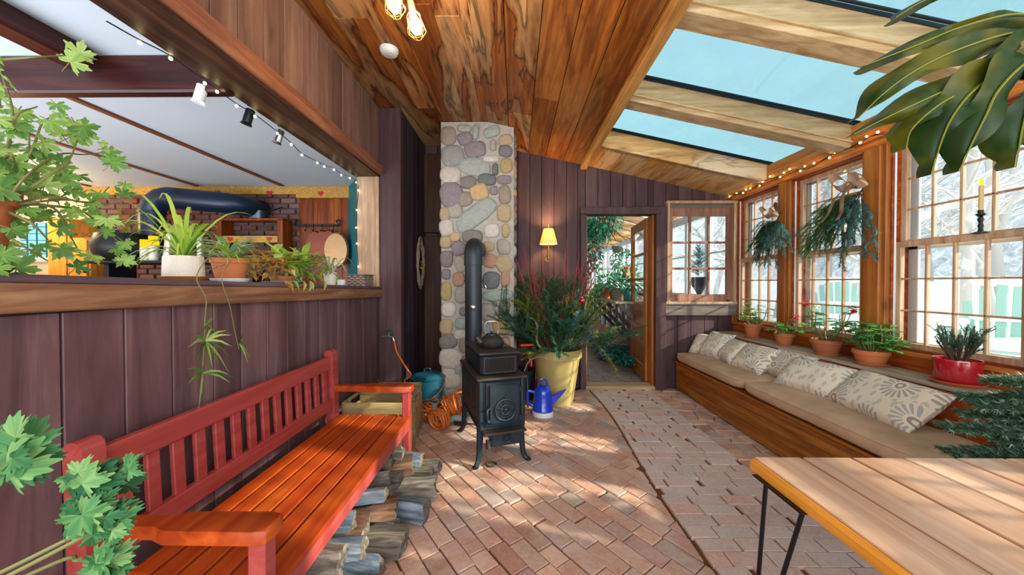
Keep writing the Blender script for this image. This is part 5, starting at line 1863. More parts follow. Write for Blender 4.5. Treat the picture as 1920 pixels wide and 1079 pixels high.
geranium('bushy blue-green geranium in a low terracotta pot, next to the red pot', (2.67, 2.62, LZ + .007), .105, .105, 'p', 15, .15, .16, 0, 'x', .036, 8, .75)
saucer((2.68, 2.12, LZ), .115, 'terracotta saucer under the glossy red pot')
t_ = thing('red_pot_shrub', 'small evergreen shrub in a glossy red pot at the near end of the ledge', 'plant', (2.68, 2.12, LZ + .007))
M['red_pot'] = plain('glossy_red_glaze', '9c1420', 0.18, coat=.6)
m = MB(); m.lathe([(0, 0), (.088, 0), (.094, .01), (.1, .14), (.098, .147), (.092, .145), (.088, .12), (0, .115)], 32); m.build('pot', M['red_pot'], t_)
m, mb2 = MB(), MB()
for i in range(34):
    a = rnd.random() * 6.28
    d = V((math.cos(a) * rnd.uniform(.1, .62), math.sin(a) * rnd.uniform(.1, .62), 1)).normalized()
    L = rnd.uniform(.13, .25)
    p0 = V((math.cos(a) * .02, math.sin(a) * .02, .11))
    pts = [p0 + d * L * q for q in (0, .4, .7, 1)]
    mb2.tube(pts, .003, 4)
    m.sprig(pts[1:], .022, 520, .002, .1)
    for q in range(3):
        b = p0 + d * L * rnd.uniform(.45, .9)
        m.sprig([b, b + (d + V((rnd.uniform(-1, 1), rnd.uniform(-1, 1), .3)) * .7).normalized() * .06], .02, 620, .002, .1)
mb2.build('stems', M['bark'], t_)
m.build('foliage', leafmat('grey_green_needles', ['2c4038', '44604e', '5c7c66'], .15), t_)
# ================================================================ TABLE
t = NT('oiled_table_wood')
v = t.offs(t.obj(), 17)
g_ = t.noise(t.scale(v, (9, .6, 9)), 1.5, 6, .6, .8)
c = t.ramp(g_, [(.3, '8c6a54'), (.5, 'ac886e'), (.7, 'c8a68c')])
n2 = t.noise(t.scale(v, (2.5, .5, 2)), 1.4, 3)
c = t.mix(t.math('MULTIPLY', t.ramp(n2, [(.42, (0, 0, 0, 1)), (.62, (1, 1, 1, 1))]), .5), c, 'a0785e')
c = t.vary(c, .18)
M['table'] = t.pbr(c, .3, 0, g_, .08, .002, .5, .15)
M['table_edge'] = wood('golden_table_edge', 'a8641a', 'c8842c', 'd89a40', 'Y', rough=.3, var=.05, patch=.1, knots=0)
t_ = thing('wooden_table', 'plank topped wooden table with black hairpin legs in the right foreground', 'table', (1.42, .5, 0))
B = t_.location
m = MB()
xs = [.832, 1.0, 1.172, 1.352, 1.53, 1.70, 1.87, 2.03]
for i, (a, b) in enumerate(zip(xs, xs[1:])):
    m.cm = 0
    m.box(((a + b) / 2 + .001, .5, .731), (b - a - .009, 1.43, .038), .003, r=rnd.random())
m.cm = 1
m.box((.828, .5, .727), (.024, 1.432, .046), .011)
m.cm = 2
m.box((1.43, .5, .716), (1.18, 1.40, .012))
m.build('tabletop', [M['table'], M['table_edge'], M['bark']], t_, B)
M['rod'] = plain('black_steel_rod', '101014', .35, .5)
for sx, x in ((1, .83), (-1, 2.0)):
    for sy, y in ((1, 1.07), (-1, -.07)):
        m = MB()
        bt = V((x - .03 * sx, y + .1 * sy, .008))
        m.tube([(x + .0, y + .075 * sy, .715), bt], .0065, 8); m.tube([(x + .0 * sx, y - .075 * sy, .715), bt], .0065, 8)
        m.ball(bt, .008, 8)
        m.box((x + .02 * sx, y, .712), (.1, .2, .005), .001)
        m.build('hairpin_leg', M['rod'], t_, B)

# ---- fir in a tub, right of the table: its boughs reach in front of the cushion end
t_ = thing('fir_tree', 'fir boughs reaching in from the right in front of the seat cushion end', 'tree', (2.35, 1.32, 0))
m = MB(); pot(m, .16, .12, .3, .01, .05); m.build('tub', M['terra_dk'], t_)
m = MB(); m.tube([(0, 0, .25), (0, 0, 1.15)], [.022, .008], 8); m.build('trunk', M['bark'], t_)
m, mt = MB(), MB()
ends_ = [(-.52, .33, .62), (-.45, .36, .72), (-.38, .40, .86), (-.30, .35, .80), (-.5, .30, .55), (-.25, .45, .93), (-.4, .28, .66), (-.2, .3, .72), (-.12, .42, .84), (-.3, .22, .58), (.1, .4, .8), (.05, -.4, .6), (.3, .1, .6), (.2, -.3, .8), (-.18, .36, .98), (-.36, .34, .6)]
ends = [at(px, py, 'Y', Y_) - t_.location for px, py, Y_ in ((1765, 800, 1.56), (1770, 848, 1.5), (1800, 775, 1.6), (1800, 742, 1.62), (1850, 712, 1.6), (1885, 716, 1.55), (1900, 742, 1.5), (1830, 760, 1.52), (1860, 820, 1.5), (1900, 860, 1.45), (1825, 850, 1.48), (1910, 790, 1.5), (1880, 790, 1.6), (1840, 800, 1.64), (1930, 760, 1.5), (1950, 840, 1.45))]
ends += [V((.1, -.4, .8)), V((.3, .1, .7)), V((.2, .3, .9)), V((-.1, -.3, .7)), V((.35, -.2, .55)), V((0, 0, 1.25))]
for e in ends:
    mt = MB()
    p1 = V(e)
    p0 = V((0, 0, max(.3, p1.z - .12)))
    mid = p0.lerp(p1, .5) + V((0, 0, .07))
    c = curve([p0, mid, p1], 5)
    mt.tube(c, [.006 - .0004 * q for q in range(len(c))], 5)
    m.sprig(c[3:], .03, 800, .0028, .15)
    for k in range(3, len(c) - 1):
        for sg in (-1, 1):
            d = (c[k + 1] - c[k]).normalized()
            sd = V((-d.y, d.x, 0)) * sg
            L = .1 * (1 - k / len(c)) + .04
            q = [c[k], c[k] + (d * .7 + sd).normalized() * L * .5 + V((0, 0, .01)), c[k] + (d * .8 + sd * .9).normalized() * L]
            mt.tube(q, .0018, 4)
            m.sprig(q, .026, 900, .0026, .15)
            for f_ in (.45, .8):
                b_ = q[0].lerp(q[2], f_)
                for s2 in (-1, 1):
                    e_ = b_ + (d * .8 + sd * .5 + V((-sd.y, sd.x, .1)) * s2 * .6).normalized() * L * .4
                    m.sprig([b_, e_], .024, 900, .0026, .15)
    mt.build('branch', M['bark'], t_)
m.build('needles', leafmat('dusty_fir_needles', ['16301f', '2c4a30', '48664a', '6a8a78'], .15), t_)

# ================================================================ WINDOW SWAGS
M['ribbon'] = leafmat('burlap_ribbon', ['a8886c', 'bc9e84', 'ccb098'], .3, .8)
for lab, o, sc, lean in (('evergreen swag with a burlap bow on the post between the near and middle windows', V((2.755, 2.78, 2.14)), 1.0, .36), ('evergreen swag with a burlap bow on the post between the middle and far windows', V((2.755, 3.66, 2.08)), .8, .14)):
    t_ = thing('evergreen_swag', lab, 'swag', o, 0, None)
    m1, m2, mt = MB(), MB(), MB()
    for i in range(34):
        y = rnd.gauss(lean * .8, .27) * sc
        L = rnd.uniform(.32, .62) * sc
        d = V((rnd.uniform(-.45, .0), y * 2.3, -1)).normalized()
        p0 = V((-.02, 0, -.06))
        mid = p0 + d * L * .5 + V((0, 0, .05))
        c = curve([p0, mid, p0 + d * L + V((0, 0, -.03))], 4)
        mt.tube(c, .003, 4)
        mm = m2 if y < .1 * sc else m1
        mm.sprig(c[2:], .037 * sc, 520, .0028, .1)
        for q in range(5):
            k = rnd.randint(2, len(c) - 2)
            sd = V((rnd.uniform(-.6, .1), rnd.choice((-1, 1)), rnd.uniform(-.5, .2)))
            e = c[k] + (d + sd * .8).normalized() * rnd.uniform(.07, .15) * sc
            mm.sprig([c[k], e], .032 * sc, 560, .0028, .1)
    for q in ((.42, -.16), (.4, -.24), (.36, -.3), (.3, -.36)):
        c = curve([(-.02, 0, -.08), (-.06, q[0] * .5 * sc, q[1] * .4 * sc), (-.04, q[0] * sc, q[1] * sc)], 4)
        mt.tube(c, .003, 4)
        m1.sprig(c, .034 * sc, 340, .0021, .1)
        for k in range(2, len(c) - 1): m1.sprig([c[k], c[k] + V((-.03, .05, -.07)) * sc], .028 * sc, 400, .002, .1)
    mt.build('stems', M['bark'], t_); m1.build('green_boughs', G_FIR if sc < 1 else leafmat('mixed_green_needles', ['20402a', '3a5c38', '5a7a4c'], .2), t_); m2.build('blue_boughs', G_BLUE, t_)
    # bow: two loops, knot, two tails
    m = MB()
    for sg, hh in ((1, .06), (-1, .02)):
        pts = [V((-.1, 0, 0)), V((-.13, sg * .06, hh + .03)), V((-.14, sg * .12, hh + .02)), V((-.11, sg * .135, hh - .02)), V((-.1, sg * .07, -.015)), V((-.1, 0, 0))]
        c = curve([p * sc for p in pts], 6)
        for k in range(len(c) - 1):
            w_ = .035 * sc
            m.add([c[k] + V((-w_, 0, w_ * .6)), c[k] + V((w_ * .4, 0, -w_)), c[k + 1] + V((w_ * .4, 0, -w_)), c[k + 1] + V((-w_, 0, w_ * .6))], [(0, 1, 2, 3)], .6 + .3 * math.sin(k * .6))
    for ty in (.18, .05):
        c = curve([V((-.11, 0, 0)) * sc, V((-.14, ty * .5, -.09)) * sc, V((-.13, ty * .9, -.2)) * sc, V((-.15, ty * 1.15, -.27)) * sc], 5)
        for k in range(len(c) - 1):
            w_ = .04 * sc
            m.add([c[k] + V((-.02, -w_, 0)), c[k] + V((.02, w_, 0)), c[k + 1] + V((.02, w_, 0)), c[k + 1] + V((-.02, -w_, 0))], [(0, 1, 2, 3)], .5 + .4 * math.sin(k))
    m.ball(V((-.115, 0, 0)) * sc, .022 * sc, 8)
    m.build('bow', M['ribbon'], t_)
    m = MB()
    for q in range(5): m.ball((-.09 * sc, -.05 * sc + rnd.uniform(-.03, .03), .03 + rnd.uniform(-.05, .06)), (.018, .018, .028), 8)
    m.build('pine_cones', M['bark'], t_)
    m = MB(); m.tube([(.04, 0, .05), (-.02, 0, -.06)], .004, 5); m.build('hook', M['black_iron'], t_)

# ---- candles on the meeting rails
M['wax'] = plain('cream_wax', 'd8b878', .5)
M['flame'] = emis('electric_flame', 'ffc81c', 2.2)
for lab, y in (('cream taper candle in a black candlestick on the near window rail', 2.15), ('cream taper candle behind the large evergreen swag', 3.04), ('cream taper candle behind the small evergreen swag in the far window', 3.92)):
    t_ = thing('candlestick', lab, 'candle', (2.845, y, 1.665))
    m = MB(); m.lathe([(0, 0), (.036, 0), (.036, .004), (.012, .012), (.009, .03), (.013, .045), (.008, .06), (.014, .085), (.009, .1), (.022, .112), (.022, .118), (.013, .12), (.013, .14), (0, .14)], 16); m.build('holder', M['black_iron'], t_)
    m = MB(); m.lathe([(0, .125), (.0105, .125), (.0105, .29), (0, .292)], 14); m.build('candle', M['wax'], t_)
    m = MB(); m.lathe([(.006, .29), (.011, .302), (.009, .318), (0, .335)], 10); m.build('flame_bulb', M['flame'], t_)

# ---- string lights along the window header
t_ = thing('string_lights', 'warm string lights looped along the beam above the windows', 'string lights', (2.72, 2.8, 2.46))
m = MB()
pts = []
y = 4.44
while y > .9:
    pts.append(V((2.722 + .012 * math.sin(y * 9), y, 2.455 + .022 * math.sin(y * 7.3) + .01 * math.sin(y * 17))))
    y -= .07
m.tube(pts, .0032, 5); m.tube([p + V((-.004, 0, .012 * math.sin(i))) for i, p in enumerate(pts)], .0028, 5)
m.build('wire', M['black_iron'], t_, t_.location)
M['amber'] = emis('amber_fairy_bulb', 'ffc46a', 15.0)
for i, p in enumerate(pts[::2] if True else pts):
    m = MB(); m.ball(p + V((-.012, 0, .018 if i % 2 else -.016)), .0095, 6); m.build('bulb', M['amber'], t_, t_.location)
    if i % 2 == 0:
        m = MB(); m.ball(p + V((-.012, -.05, .012)), .0085, 6); m.build('bulb', M['amber'], t_, t_.location)

# ---- caged bulbs from the ceiling, smoke detector
t_ = thing('track_light', 'dark track fitting on the plank ceiling with two caged glowing bulbs', 'light', (-.60, 1.66, 3.13))
m = MB(); m.box((0, 0, -.012), (.34, .05, .024), .004); m.build('track', M['black_iron'], t_)
M['hot_bulb'] = emis('glowing_bulb', 'ffd890', 9.0)
M['cage'] = plain('pale_gold_wire', 'd8b870', .35, .3)
M['copper_cap'] = plain('brown_metal_socket', '6a5048', .4, .5)
for k, (px, py) in enumerate(((779, 46), (738, 4))):
    p = at(px, py, 'Y', 1.86 if k == 0 else 1.75) - t_.location
    ax = V((.22, .1, -1)).normalized()
    MM = ax.to_track_quat('-Z', 'Y').to_matrix()
    root_ = V((p.x - .03, p.y - .02, -.02))
    sk = MB()
    sk.lathe([(.0, .135), (.018, .135), (.02, .07), (.02, .055), (0, .055)][::-1], 14, p, MM); sk.tube([root_, p + MM @ V((0, 0, .13))], .006, 6)
    so_ = sk.build('socket', M['copper_cap'], t_)
    b = MB(); b.lathe([(0, -.05), (.02, -.045), (.032, -.025), (.034, -.005), (.026, .02), (.014, .05), (0, .055)], 16, p, MM); b.build('bulb', M['hot_bulb'], so_)
    cg = MB()
    for q in range(8):
        a = 2 * math.pi * q / 8
        e = V((math.cos(a), math.sin(a), 0))
        cg.tube([p + MM @ (e * r_ + V((0, 0, z))) for r_, z in ((.018, .065), (.036, .04), (.04, .0), (.05, -.035), (.022, -.068))], .0016, 4)
    for r_, z in ((.04, 0), (.05, -.035), (.022, -.068), (.036, .04)):
        cg.tube([p + MM @ V((r_ * math.cos(a), r_ * math.sin(a), z)) for a in [2 * math.pi * q / 20 for q in range(21)]], .0018, 4, False)
    cg.build('wire_cage', M['cage'], so_)
lamp('POINT', 'caged_bulb_light', t_.location + V((.08, .15, -.36)), 26, (1, .72, .32), radius=.05)
t_ = thing('smoke_detector', 'round white smoke detector on the stained ceiling planks', 'smoke detector', (-.955, 2.64, 3.131))
m = MB(); m.lathe([(.068, 0), (.07, -.012), (.06, -.034), (.045, -.042), (0, -.043)][::-1], 28); m.build('housing', M['white_paint'], t_)
m = MB(); m.lathe([(.022, -.044), (.022, -.048), (0, -.048)][::-1], 14, (.018, -.02, 0)); m.build('button', M['storm'], t_)

# ================================================================ PLANTS ON THE LEFT SILL
M['spider'] = leafmat('spider_plant_leaf', ['6a9c30', '94c044', 'b8d858', 'd8e880'], .5, .4)
M['spider_pale'] = leafmat('variegated_strap_leaf', ['8ab08a', 'b0c8a0', 'd4deb8'], .4, .4)
M['white_pot'] = plain('speckled_white_pot', 'd8cabc', .6, ns=120, namt=.15)


def spider(t_, z0, n, L, W, mat, rnge=(0, 6.283), up=(.6, 1.6), name='leaves', drop=1.0):
    m = MB()
    for i in range(n):
        a = rnd.uniform(*rnge)
        l = L * rnd.uniform(.6, 1.1)
        u_ = rnd.uniform(*up)
        d = V((math.cos(a), math.sin(a), 0))
        pts = []
        for q in range(8):
            s_ = q / 7
            pts.append(V((0, 0, z0)) + d * (l * .75 * s_ ** .9) + V((0, 0, l * (u_ * s_ - (u_ * .5 + .45 * drop) * s_ * s_))))
        m.strap(pts, W)
    return m.build(name, mat, t_)


def on_sill(px, x=-1.5):
    p = at(px, 520, 'X', x)
    return V((x, p.y, sill_z(p.y)))


b = on_sill(345)
saucer(b, .085, 'amber saucer under the speckled white pot on the sill', plain('amber_saucer', 'a0622c', .4))
t_ = thing('spider_plant', 'spider plant in a speckled white pot with a long trailing runner on the sill', 'plant', b + V((0, 0, .007)))
m = MB(); pot(m, .07, .073, .105); m.build('pot', M['white_pot'], t_)
spider(t_, .09, 30, .32, .013, M['spider'])
spider(t_, .09, 11, .42, .018, M['spider'], up=(1.0, 2.0), name='upright_leaves', drop=.5)
m, ml = MB(), MB()
rp = at(384, 530, 'X', -1.31)
wall_pts = [b + V((0, 0, .1)), b + V((.1, .05, .16)), V((-1.325, rp.y - .02, sill_z(rp.y) + .02))] + [at(px, py, 'X', -1.31) for px, py in ((386, 560), (384, 600), (383, 640), (380, 690), (378, 738))]
c = curve(wall_pts, 5)
m.tube([p - t_.location for p in c], .0022, 5)
c2 = curve([b + V((0, .03, .1)), b + V((.12, .12, .13)), V((-1.32, at(420, 530, 'X', -1.31).y, sill_z(1.7) + .02)), at(430, 570, 'X', -1.31), at(440, 620, 'X', -1.31), at(448, 655, 'X', -1.30)], 5)
m.tube([p - t_.location for p in c2], .0018, 5)
PLT = leafmat('plantlet_leaf', ['3c5a2c', '6a8a3c', 'a0b46a'], .3)
for (px, py, n_, s_) in ((385, 640, 16, .13), (380, 700, 9, .12), (448, 645, 5, .12), (386, 610, 5, .09)):
    q = at(px, py, 'X', -1.30)
    ml = MB()
    for i in range(n_):
        dy, dz = rnd.uniform(-1, 1), rnd.uniform(-1.1, .9)
        d = V((rnd.uniform(0, .5), dy, dz)).normalized()
        L = s_ * rnd.uniform(.5, 1)
        ml.strap([q - t_.location + d * L * s - V((0, 0, .05 * s * s)) for s in (0, .3, .6, 1)], .011, up=(1, 0, .2))
    ml.build('plantlet', PLT, t_)
m.build('runner', M['stem'], t_)

b = on_sill(432)
saucer(b, .085, 'pale saucer under the terracotta pot on the sill', M['storm'])
t_ = thing('variegated_plant', 'variegated leafy plant in a terracotta pot on the sill, right of the white pot', 'plant', b + V((0, 0, .007)))
m = MB(); pot(m, .084, .06, .12, .006, .03); m.build('pot', M['terra'], t_)
spider(t_, .1, 34, .22, .011, M['spider'])
m = MB()
for i in range(44):
    a = rnd.random() * 6.28
    m.leaf((.05 * math.cos(a), .05 * math.sin(a), .11 + rnd.uniform(0, .09)), (math.cos(a), math.sin(a), rnd.uniform(.1, 1.2)), (0, 0, 1), rnd.uniform(.06, .1), .04, .3)
m.build('round_leaves', M['spider_pale'], t_)

b = on_sill(530)
t_ = thing('trailing_plant', 'sprawling half-dried trailing plant spilling over the sill between the pots', 'plant', b)
m = MB(); m.lathe([(0, 0), (.1, 0), (.12, .015), (.115, .018), (0, .008)], 24); m.build('dish', plain('pale_blue_dish', '9aaab8', .3), t_)
m = MB(); m.lathe([(0, .008), (.06, .008), (.075, .05), (.07, .052), (0, .045)], 20); m.build('pot', M['terra_dk'], t_)
md, mg, ms = MB(), MB(), MB()
for i in range(95):
    a = rnd.random() * 6.28
    L = rnd.uniform(.08, .3)
    ey = rnd.gauss(0, .24)
    e = V((rnd.gauss(0, .045), ey, .02 + abs(rnd.gauss(0, .05))))
    c = curve([(0, ey * .15, .05), (e.x * .5, ey * .5, .11 + rnd.random() * .05), e], 3)
    ms.tube(c, .0022, 4, r=rnd.random())
    green = ey > .0
    for q in range(4):
        p = c[rnd.randint(2, len(c) - 1)] + V((0, 0, rnd.uniform(0, .02)))
        d = V((rnd.uniform(-.6, 1), rnd.uniform(-1, 1), rnd.uniform(-.4, .9)))
        if green and rnd.random() < .75: mg.leaf(p, d, (0, 0, 1), rnd.uniform(.07, .12), .04, .4)
        else: md.leaf(p, d, (rnd.uniform(-.5, .5), 0, 1), rnd.uniform(.04, .08), .03, .5)
for i in range(34):
    y = rnd.uniform(-.08, .28)
    p = V((rnd.uniform(-.03, .05), y, .10 + rnd.uniform(0, .11)))
    mg.leaf(p, (rnd.uniform(-.5, .8), rnd.uniform(-.6, 1), rnd.uniform(.2, 1)), (0, 0, 1), rnd.uniform(.1, .17), .05, .6, seg=4)
for i in range(7):
    y = rnd.uniform(-.2, .25)
    (md if i % 2 else mg).leaf((.14, y, .02), (.5, rnd.uniform(-.5, .5), -.6), (1, 0, .3), rnd.uniform(.05, .08), .035, .4)
ms.build('stems', M['driftwood'], t_); md.build('dried_leaves', leafmat('dried_leaf', ['9a6428', 'c89834', 'd8b458', 'c07830', 'e0cc88'], .4, .6), t_); mg.build('green_leaves', leafmat('lime_leaf', ['8cbc44', 'b4d85c', 'd0e484'], .5), t_)

b = on_sill(619, -1.48)
t_ = thing('grass_leaf_plant', 'strap leaved plant in a small white pot near the end of the sill', 'plant', b)
m = MB(); pot(m, .05, .04, .105); m.build('pot', M['white_pot'], t_)
spider(t_, .05, 16, .36, .02, M['spider_pale'], up=(.8, 1.8))
b = on_sill(640, -1.42)
t_ = thing('white_box', 'tiny white box on the sill between the white pot and the basket', 'box', b)
m = MB(); m.box((0, 0, .025), (.05, .05, .05), .006); m.build('body', M['white_paint'], t_)
m = MB(); m.box((.026, 0, .03), (.003, .02, .02), .001); m.build('slot', M['storm'], t_)
b = on_sill(677, -1.44)
t_ = thing('woven_basket', 'small grey woven splint basket at the right end of the sill', 'basket', b, R(5))
t = NT('woven_splint')
ch = t.node('TexChecker', {'Vector': t.scale(t.obj(), (40, 40, 60)), 'Scale': 1.0, 'Color1': lin('9a8474'), 'Color2': lin('5e5048')})
M['splint'] = t.pbr(ch.outputs[0], .8)
m = MB()
for z in range(5): m.box((0, 0, .01 + z * .02), (.15 + .004 * (z % 2), .24 + .004 * (z % 2), .018), .006)
m.build('weave', M['splint'], t_)
m = MB(); m.box((0, 0, .104), (.162, .252, .012), .004); m.beam((.08, -.1, .02), (.085, -.06, .1), .012, .006); m.build('rim', M['grey_board'], t_)

# ---- scented geranium in the terracotta pot at the left end of the sill
M['scented'] = leafmat('scented_geranium_leaf', ['4a7838', '64903f', '7fa24a', 'a0b868'], .35, .6)
pb = V((-1.47, .885, sill_z(.885)))
saucer(pb, .1, 'terracotta saucer under the big scented geranium pot at the left end of the sill')
t_ = thing('scented_geranium', 'large sprawling scented geranium in a terracotta pot at the left end of the sill', 'plant', pb + V((0, 0, .007)))
m = MB(); pot(m, .115, .08, .225, .01, .05); m.build('pot', M['terra'], t_)
T0 = t_.location
stems = [[(10, 385), (80, 385), (150, 395), (190, 425), (240, 470)], [(10, 385), (60, 380), (130, 375), (200, 385), (240, 360)], [(0, 390), (20, 250), (22, 200), (0, 130), (-8, 100)], [(0, 112), (60, 108), (120, 104)],
         [(15, 380), (100, 390), (130, 440), (150, 475)], [(10, 440), (40, 460), (90, 490)], [(5, 385), (50, 330), (110, 290), (160, 290), (205, 285)], [(5, 385), (60, 280), (80, 230), (110, 215)], [(10, 385), (90, 330), (130, 300), (150, 245)],
         [(10, 300), (30, 220), (70, 200)], [(10, 385), (100, 370), (170, 380), (205, 350)], [(10, 395), (60, 420), (90, 450)], [(10, 385), (50, 300), (55, 240)], [(5, 300), (20, 290), (30, 310)], [(10, 385), (40, 340), (60, 330)]]
ms, ml = MB(), MB()
lf = [(150, 105, .065), (238, 105, 0), (120, 215, .05), (145, 240, .06), (165, 250, .06), (225, 298, .06), (235, 355, .06), (205, 280, .03), (110, 290, .06), (90, 330, .07), (130, 320, .06), (160, 365, .07), (190, 385, .065), (205, 420, .06), (60, 330, .06), (40, 310, .06), (20, 280, .06), (75, 350, .06), (105, 365, .06), (35, 240, .05), (15, 220, .055), (50, 225, .05), (18, 150, .04), (5, 120, .05), (60, 400, .06), (90, 410, .06), (130, 425, .05), (40, 440, .05), (25, 470, .06), (45, 490, .07), (20, 500, .06), (130, 480, .065), (165, 485, .06), (85, 470, .05), (235, 475, .06), (238, 495, .05), (70, 290, .05), (30, 350, .07), (55, 370, .06), (10, 320, .06), (140, 345, .06), (110, 240, .05), (178, 405, .06), (150, 400, .06), (20, 420, .05), (0, 350, .06), (0, 300, .06), (0, 250, .05)]
for s_ in stems:
    x0 = rnd.uniform(-1.45, -1.36)
    c = curve([at(px, py, 'X', x0 + .07 * math.sin(i * 1.3)) - T0 for i, (px, py) in enumerate(s_)], 5)
    ms.tube(c, [.004 - .0025 * q / len(c) for q in range(len(c))], 5, r=rnd.random())
for px, py, L in lf:
    if L == 0: continue
    for k in range(2 if py > 320 else 3):
        X_ = rnd.uniform(-1.46, -1.3)
        p = at(px + rnd.uniform(-10, 10) * k, py + rnd.uniform(-14, 14) * k, 'X', X_) - T0
        d = V((rnd.uniform(.1, .5), rnd.uniform(-.5, .9), rnd.uniform(-.8, .6))).normalized()
        nr = V((1.0, -.9, .5 + rnd.uniform(-.4, .4)))
        ml.lobed(p - d * L * .4, d, nr, L * .66 * rnd.uniform(.7, 1.15), 5, .6, 3, .4)
        ms.tube([p - d * L * .4, p - d * L * .9 + V((0, 0, -.01))], .0015, 3)
ms.build('stems', M['stem'], t_); ml.build('leaves', M['scented'], t_)

# ---- nearer geranium on a stool, left foreground
t_ = thing('plant_stool', 'small wooden plant stool at the near end of the red bench', 'stool', (-1.12, .34, 0))
m = MB(); m.lathe([(0, .55), (.15, .55), (.15, .58), (0, .58)], 24); m.build('seat', M['ledge'], t_)
for k in range(3):
    a = k * 2.1
    m = MB(); m.tube([(.11 * math.cos(a), .11 * math.sin(a), .55), (.14 * math.cos(a), .14 * math.sin(a), 0)], .014, 8); m.build('leg', M['ledge'], t_)
t_ = thing('scented_geranium', 'scented geranium leaves leaning into the lower left foreground over the bench arm', 'plant', (-1.12, .34, .58))
T0 = t_.location
m = MB(); pot(m, .1, .075, .17, .008, .04); m.build('pot', M['terra'], t_)
ms, ml = MB(), MB()
for s_ in ([(-.1, 0, .15), None, (140, 1005), (175, 960)], [(-.05, .03, .15), None, (150, 1010), (180, 965)], [(-.05, .03, .15), None, (60, 1075), (150, 1050)], [(-.02, 0, .15), None, (-60, 930), (10, 870)]):
    pts = []
    for q in s_:
        if q is None: continue
        if len(q) == 3: pts.append(V(q))
        else: pts.append(at(q[0], q[1], 'Y', .6) - T0)
    c = curve(pts, 6)
    ms.tube(c, .0035, 6)
for px, py, L, ang, dy in ((30, 850, .085, 60, 0), (25, 880, .08, -30, .02), (0, 830, .08, 150, .0), (5, 860, .07, 20, .03), (160, 885, .055, 70, 0), (195, 905, .06, 10, .01), (135, 905, .05, 140, .02), (200, 880, .045, 50, .03), (125, 965, .055, 170, 0), (150, 985, .05, -100, .01), (185, 955, .06, 20, -.01), (205, 975, .055, -10, .0), (175, 985, .055, -60, -.02), (210, 1010, .05, -70, .01), (200, 1045, .06, 30, 0), (215, 1065, .055, -20, .01), (175, 1060, .055, 190, .0), (160, 930, .05, 100, .03), (190, 935, .05, -20, .03), (170, 965, .045, 60, .03)):
    p = at(px, py, 'Y', .60 + dy) - T0
    a = R(ang)
    d = V((math.cos(a), rnd.uniform(-.3, .3), math.sin(a)))
    ml.lobed(p - d.normalized() * L * .45, d, V((.1 + rnd.uniform(-.3, .3), -1, .55 + rnd.uniform(-.3, .3))), L * .82, 5, .46, 4, .6)
    for k in range(2):
        q = p + V((rnd.uniform(-.02, .02), rnd.uniform(-.015, .03), rnd.uniform(-.02, .02)))
        d2 = V((math.cos(a + rnd.uniform(-1, 1)), rnd.uniform(-.4, .4), math.sin(a + rnd.uniform(-1, 1))))
        ml.lobed(q, d2, V((rnd.uniform(-.4, .5), -1, .5 + rnd.uniform(-.4, .4))), L * rnd.uniform(.4, .62), 5, .46, 4, .7)
ms.build('stems', M['stem'], t_); ml.build('leaves', leafmat('near_geranium_leaf', ['265a34', '3c7442', '588a50', '7ca062'], .3, .65), t_)

# ================================================================ LARGE PHILODENDRON LEAF, UPPER RIGHT
t = NT('philodendron_leaf')
nn = t.noise(t.obj(), 7, 4)
c = t.ramp(nn, [(.3, '0e1e08'), (.52, '1c340f'), (.72, '5a5410')])
M['philo'] = t.pbr(c, .42, 0, None, trans=.35, spec=.3)
M['philo_rib'] = leafmat('leaf_rib', ['5e6420', '767428'], .2)
t_ = thing('philodendron', 'huge dark cut-leaf philodendron leaf hanging in at the upper right', 'plant', (1.4, .15, .751))
T0 = t_.location
m = MB(); pot(m, .17, .12, .3, .012, .06); m.build('pot', M['terra_dk'], t_)
lobes = [([(1985, 40), (1900, 28), (1800, 52), (1720, 85), (1660, 108), (1620, 124)], 34, .66), ([(1985, 60), (1900, 62), (1800, 92), (1720, 130), (1660, 172), (1608, 222)], 52, .64), ([(1990, 75), (1920, 90), (1830, 142), (1760, 175), (1680, 212), (1600, 252)], 50, .63),
         ([(1980, 85), (1900, 125), (1840, 160), (1770, 190), (1710, 240), (1697, 280)], 44, .62), ([(1975, 85), (1900, 120), (1830, 165), (1790, 210), (1765, 260), (1745, 328)], 66, .61), ([(1985, 90), (1920, 120), (1870, 170), (1845, 220), (1820, 270), (1797, 322)], 66, .60), ([(2000, 95), (1960, 140), (1930, 190), (1915, 240), (1908, 280), (1902, 314)], 60, .60), ([(2000, 20), (1900, -10), (1800, -8), (1720, 10), (1672, 35)], 30, .68), ([(2030, 90), (2010, 160), (1990, 230), (1975, 300)], 60, .60)]
lobes = [(([(1985, -40), (1880, -42), (1790, -20), (1725, 5), (1678, 34)] if i == 7 else a), b, c) for i, (a, b, c) in enumerate(lobes)]
ml, mr = MB(), MB()
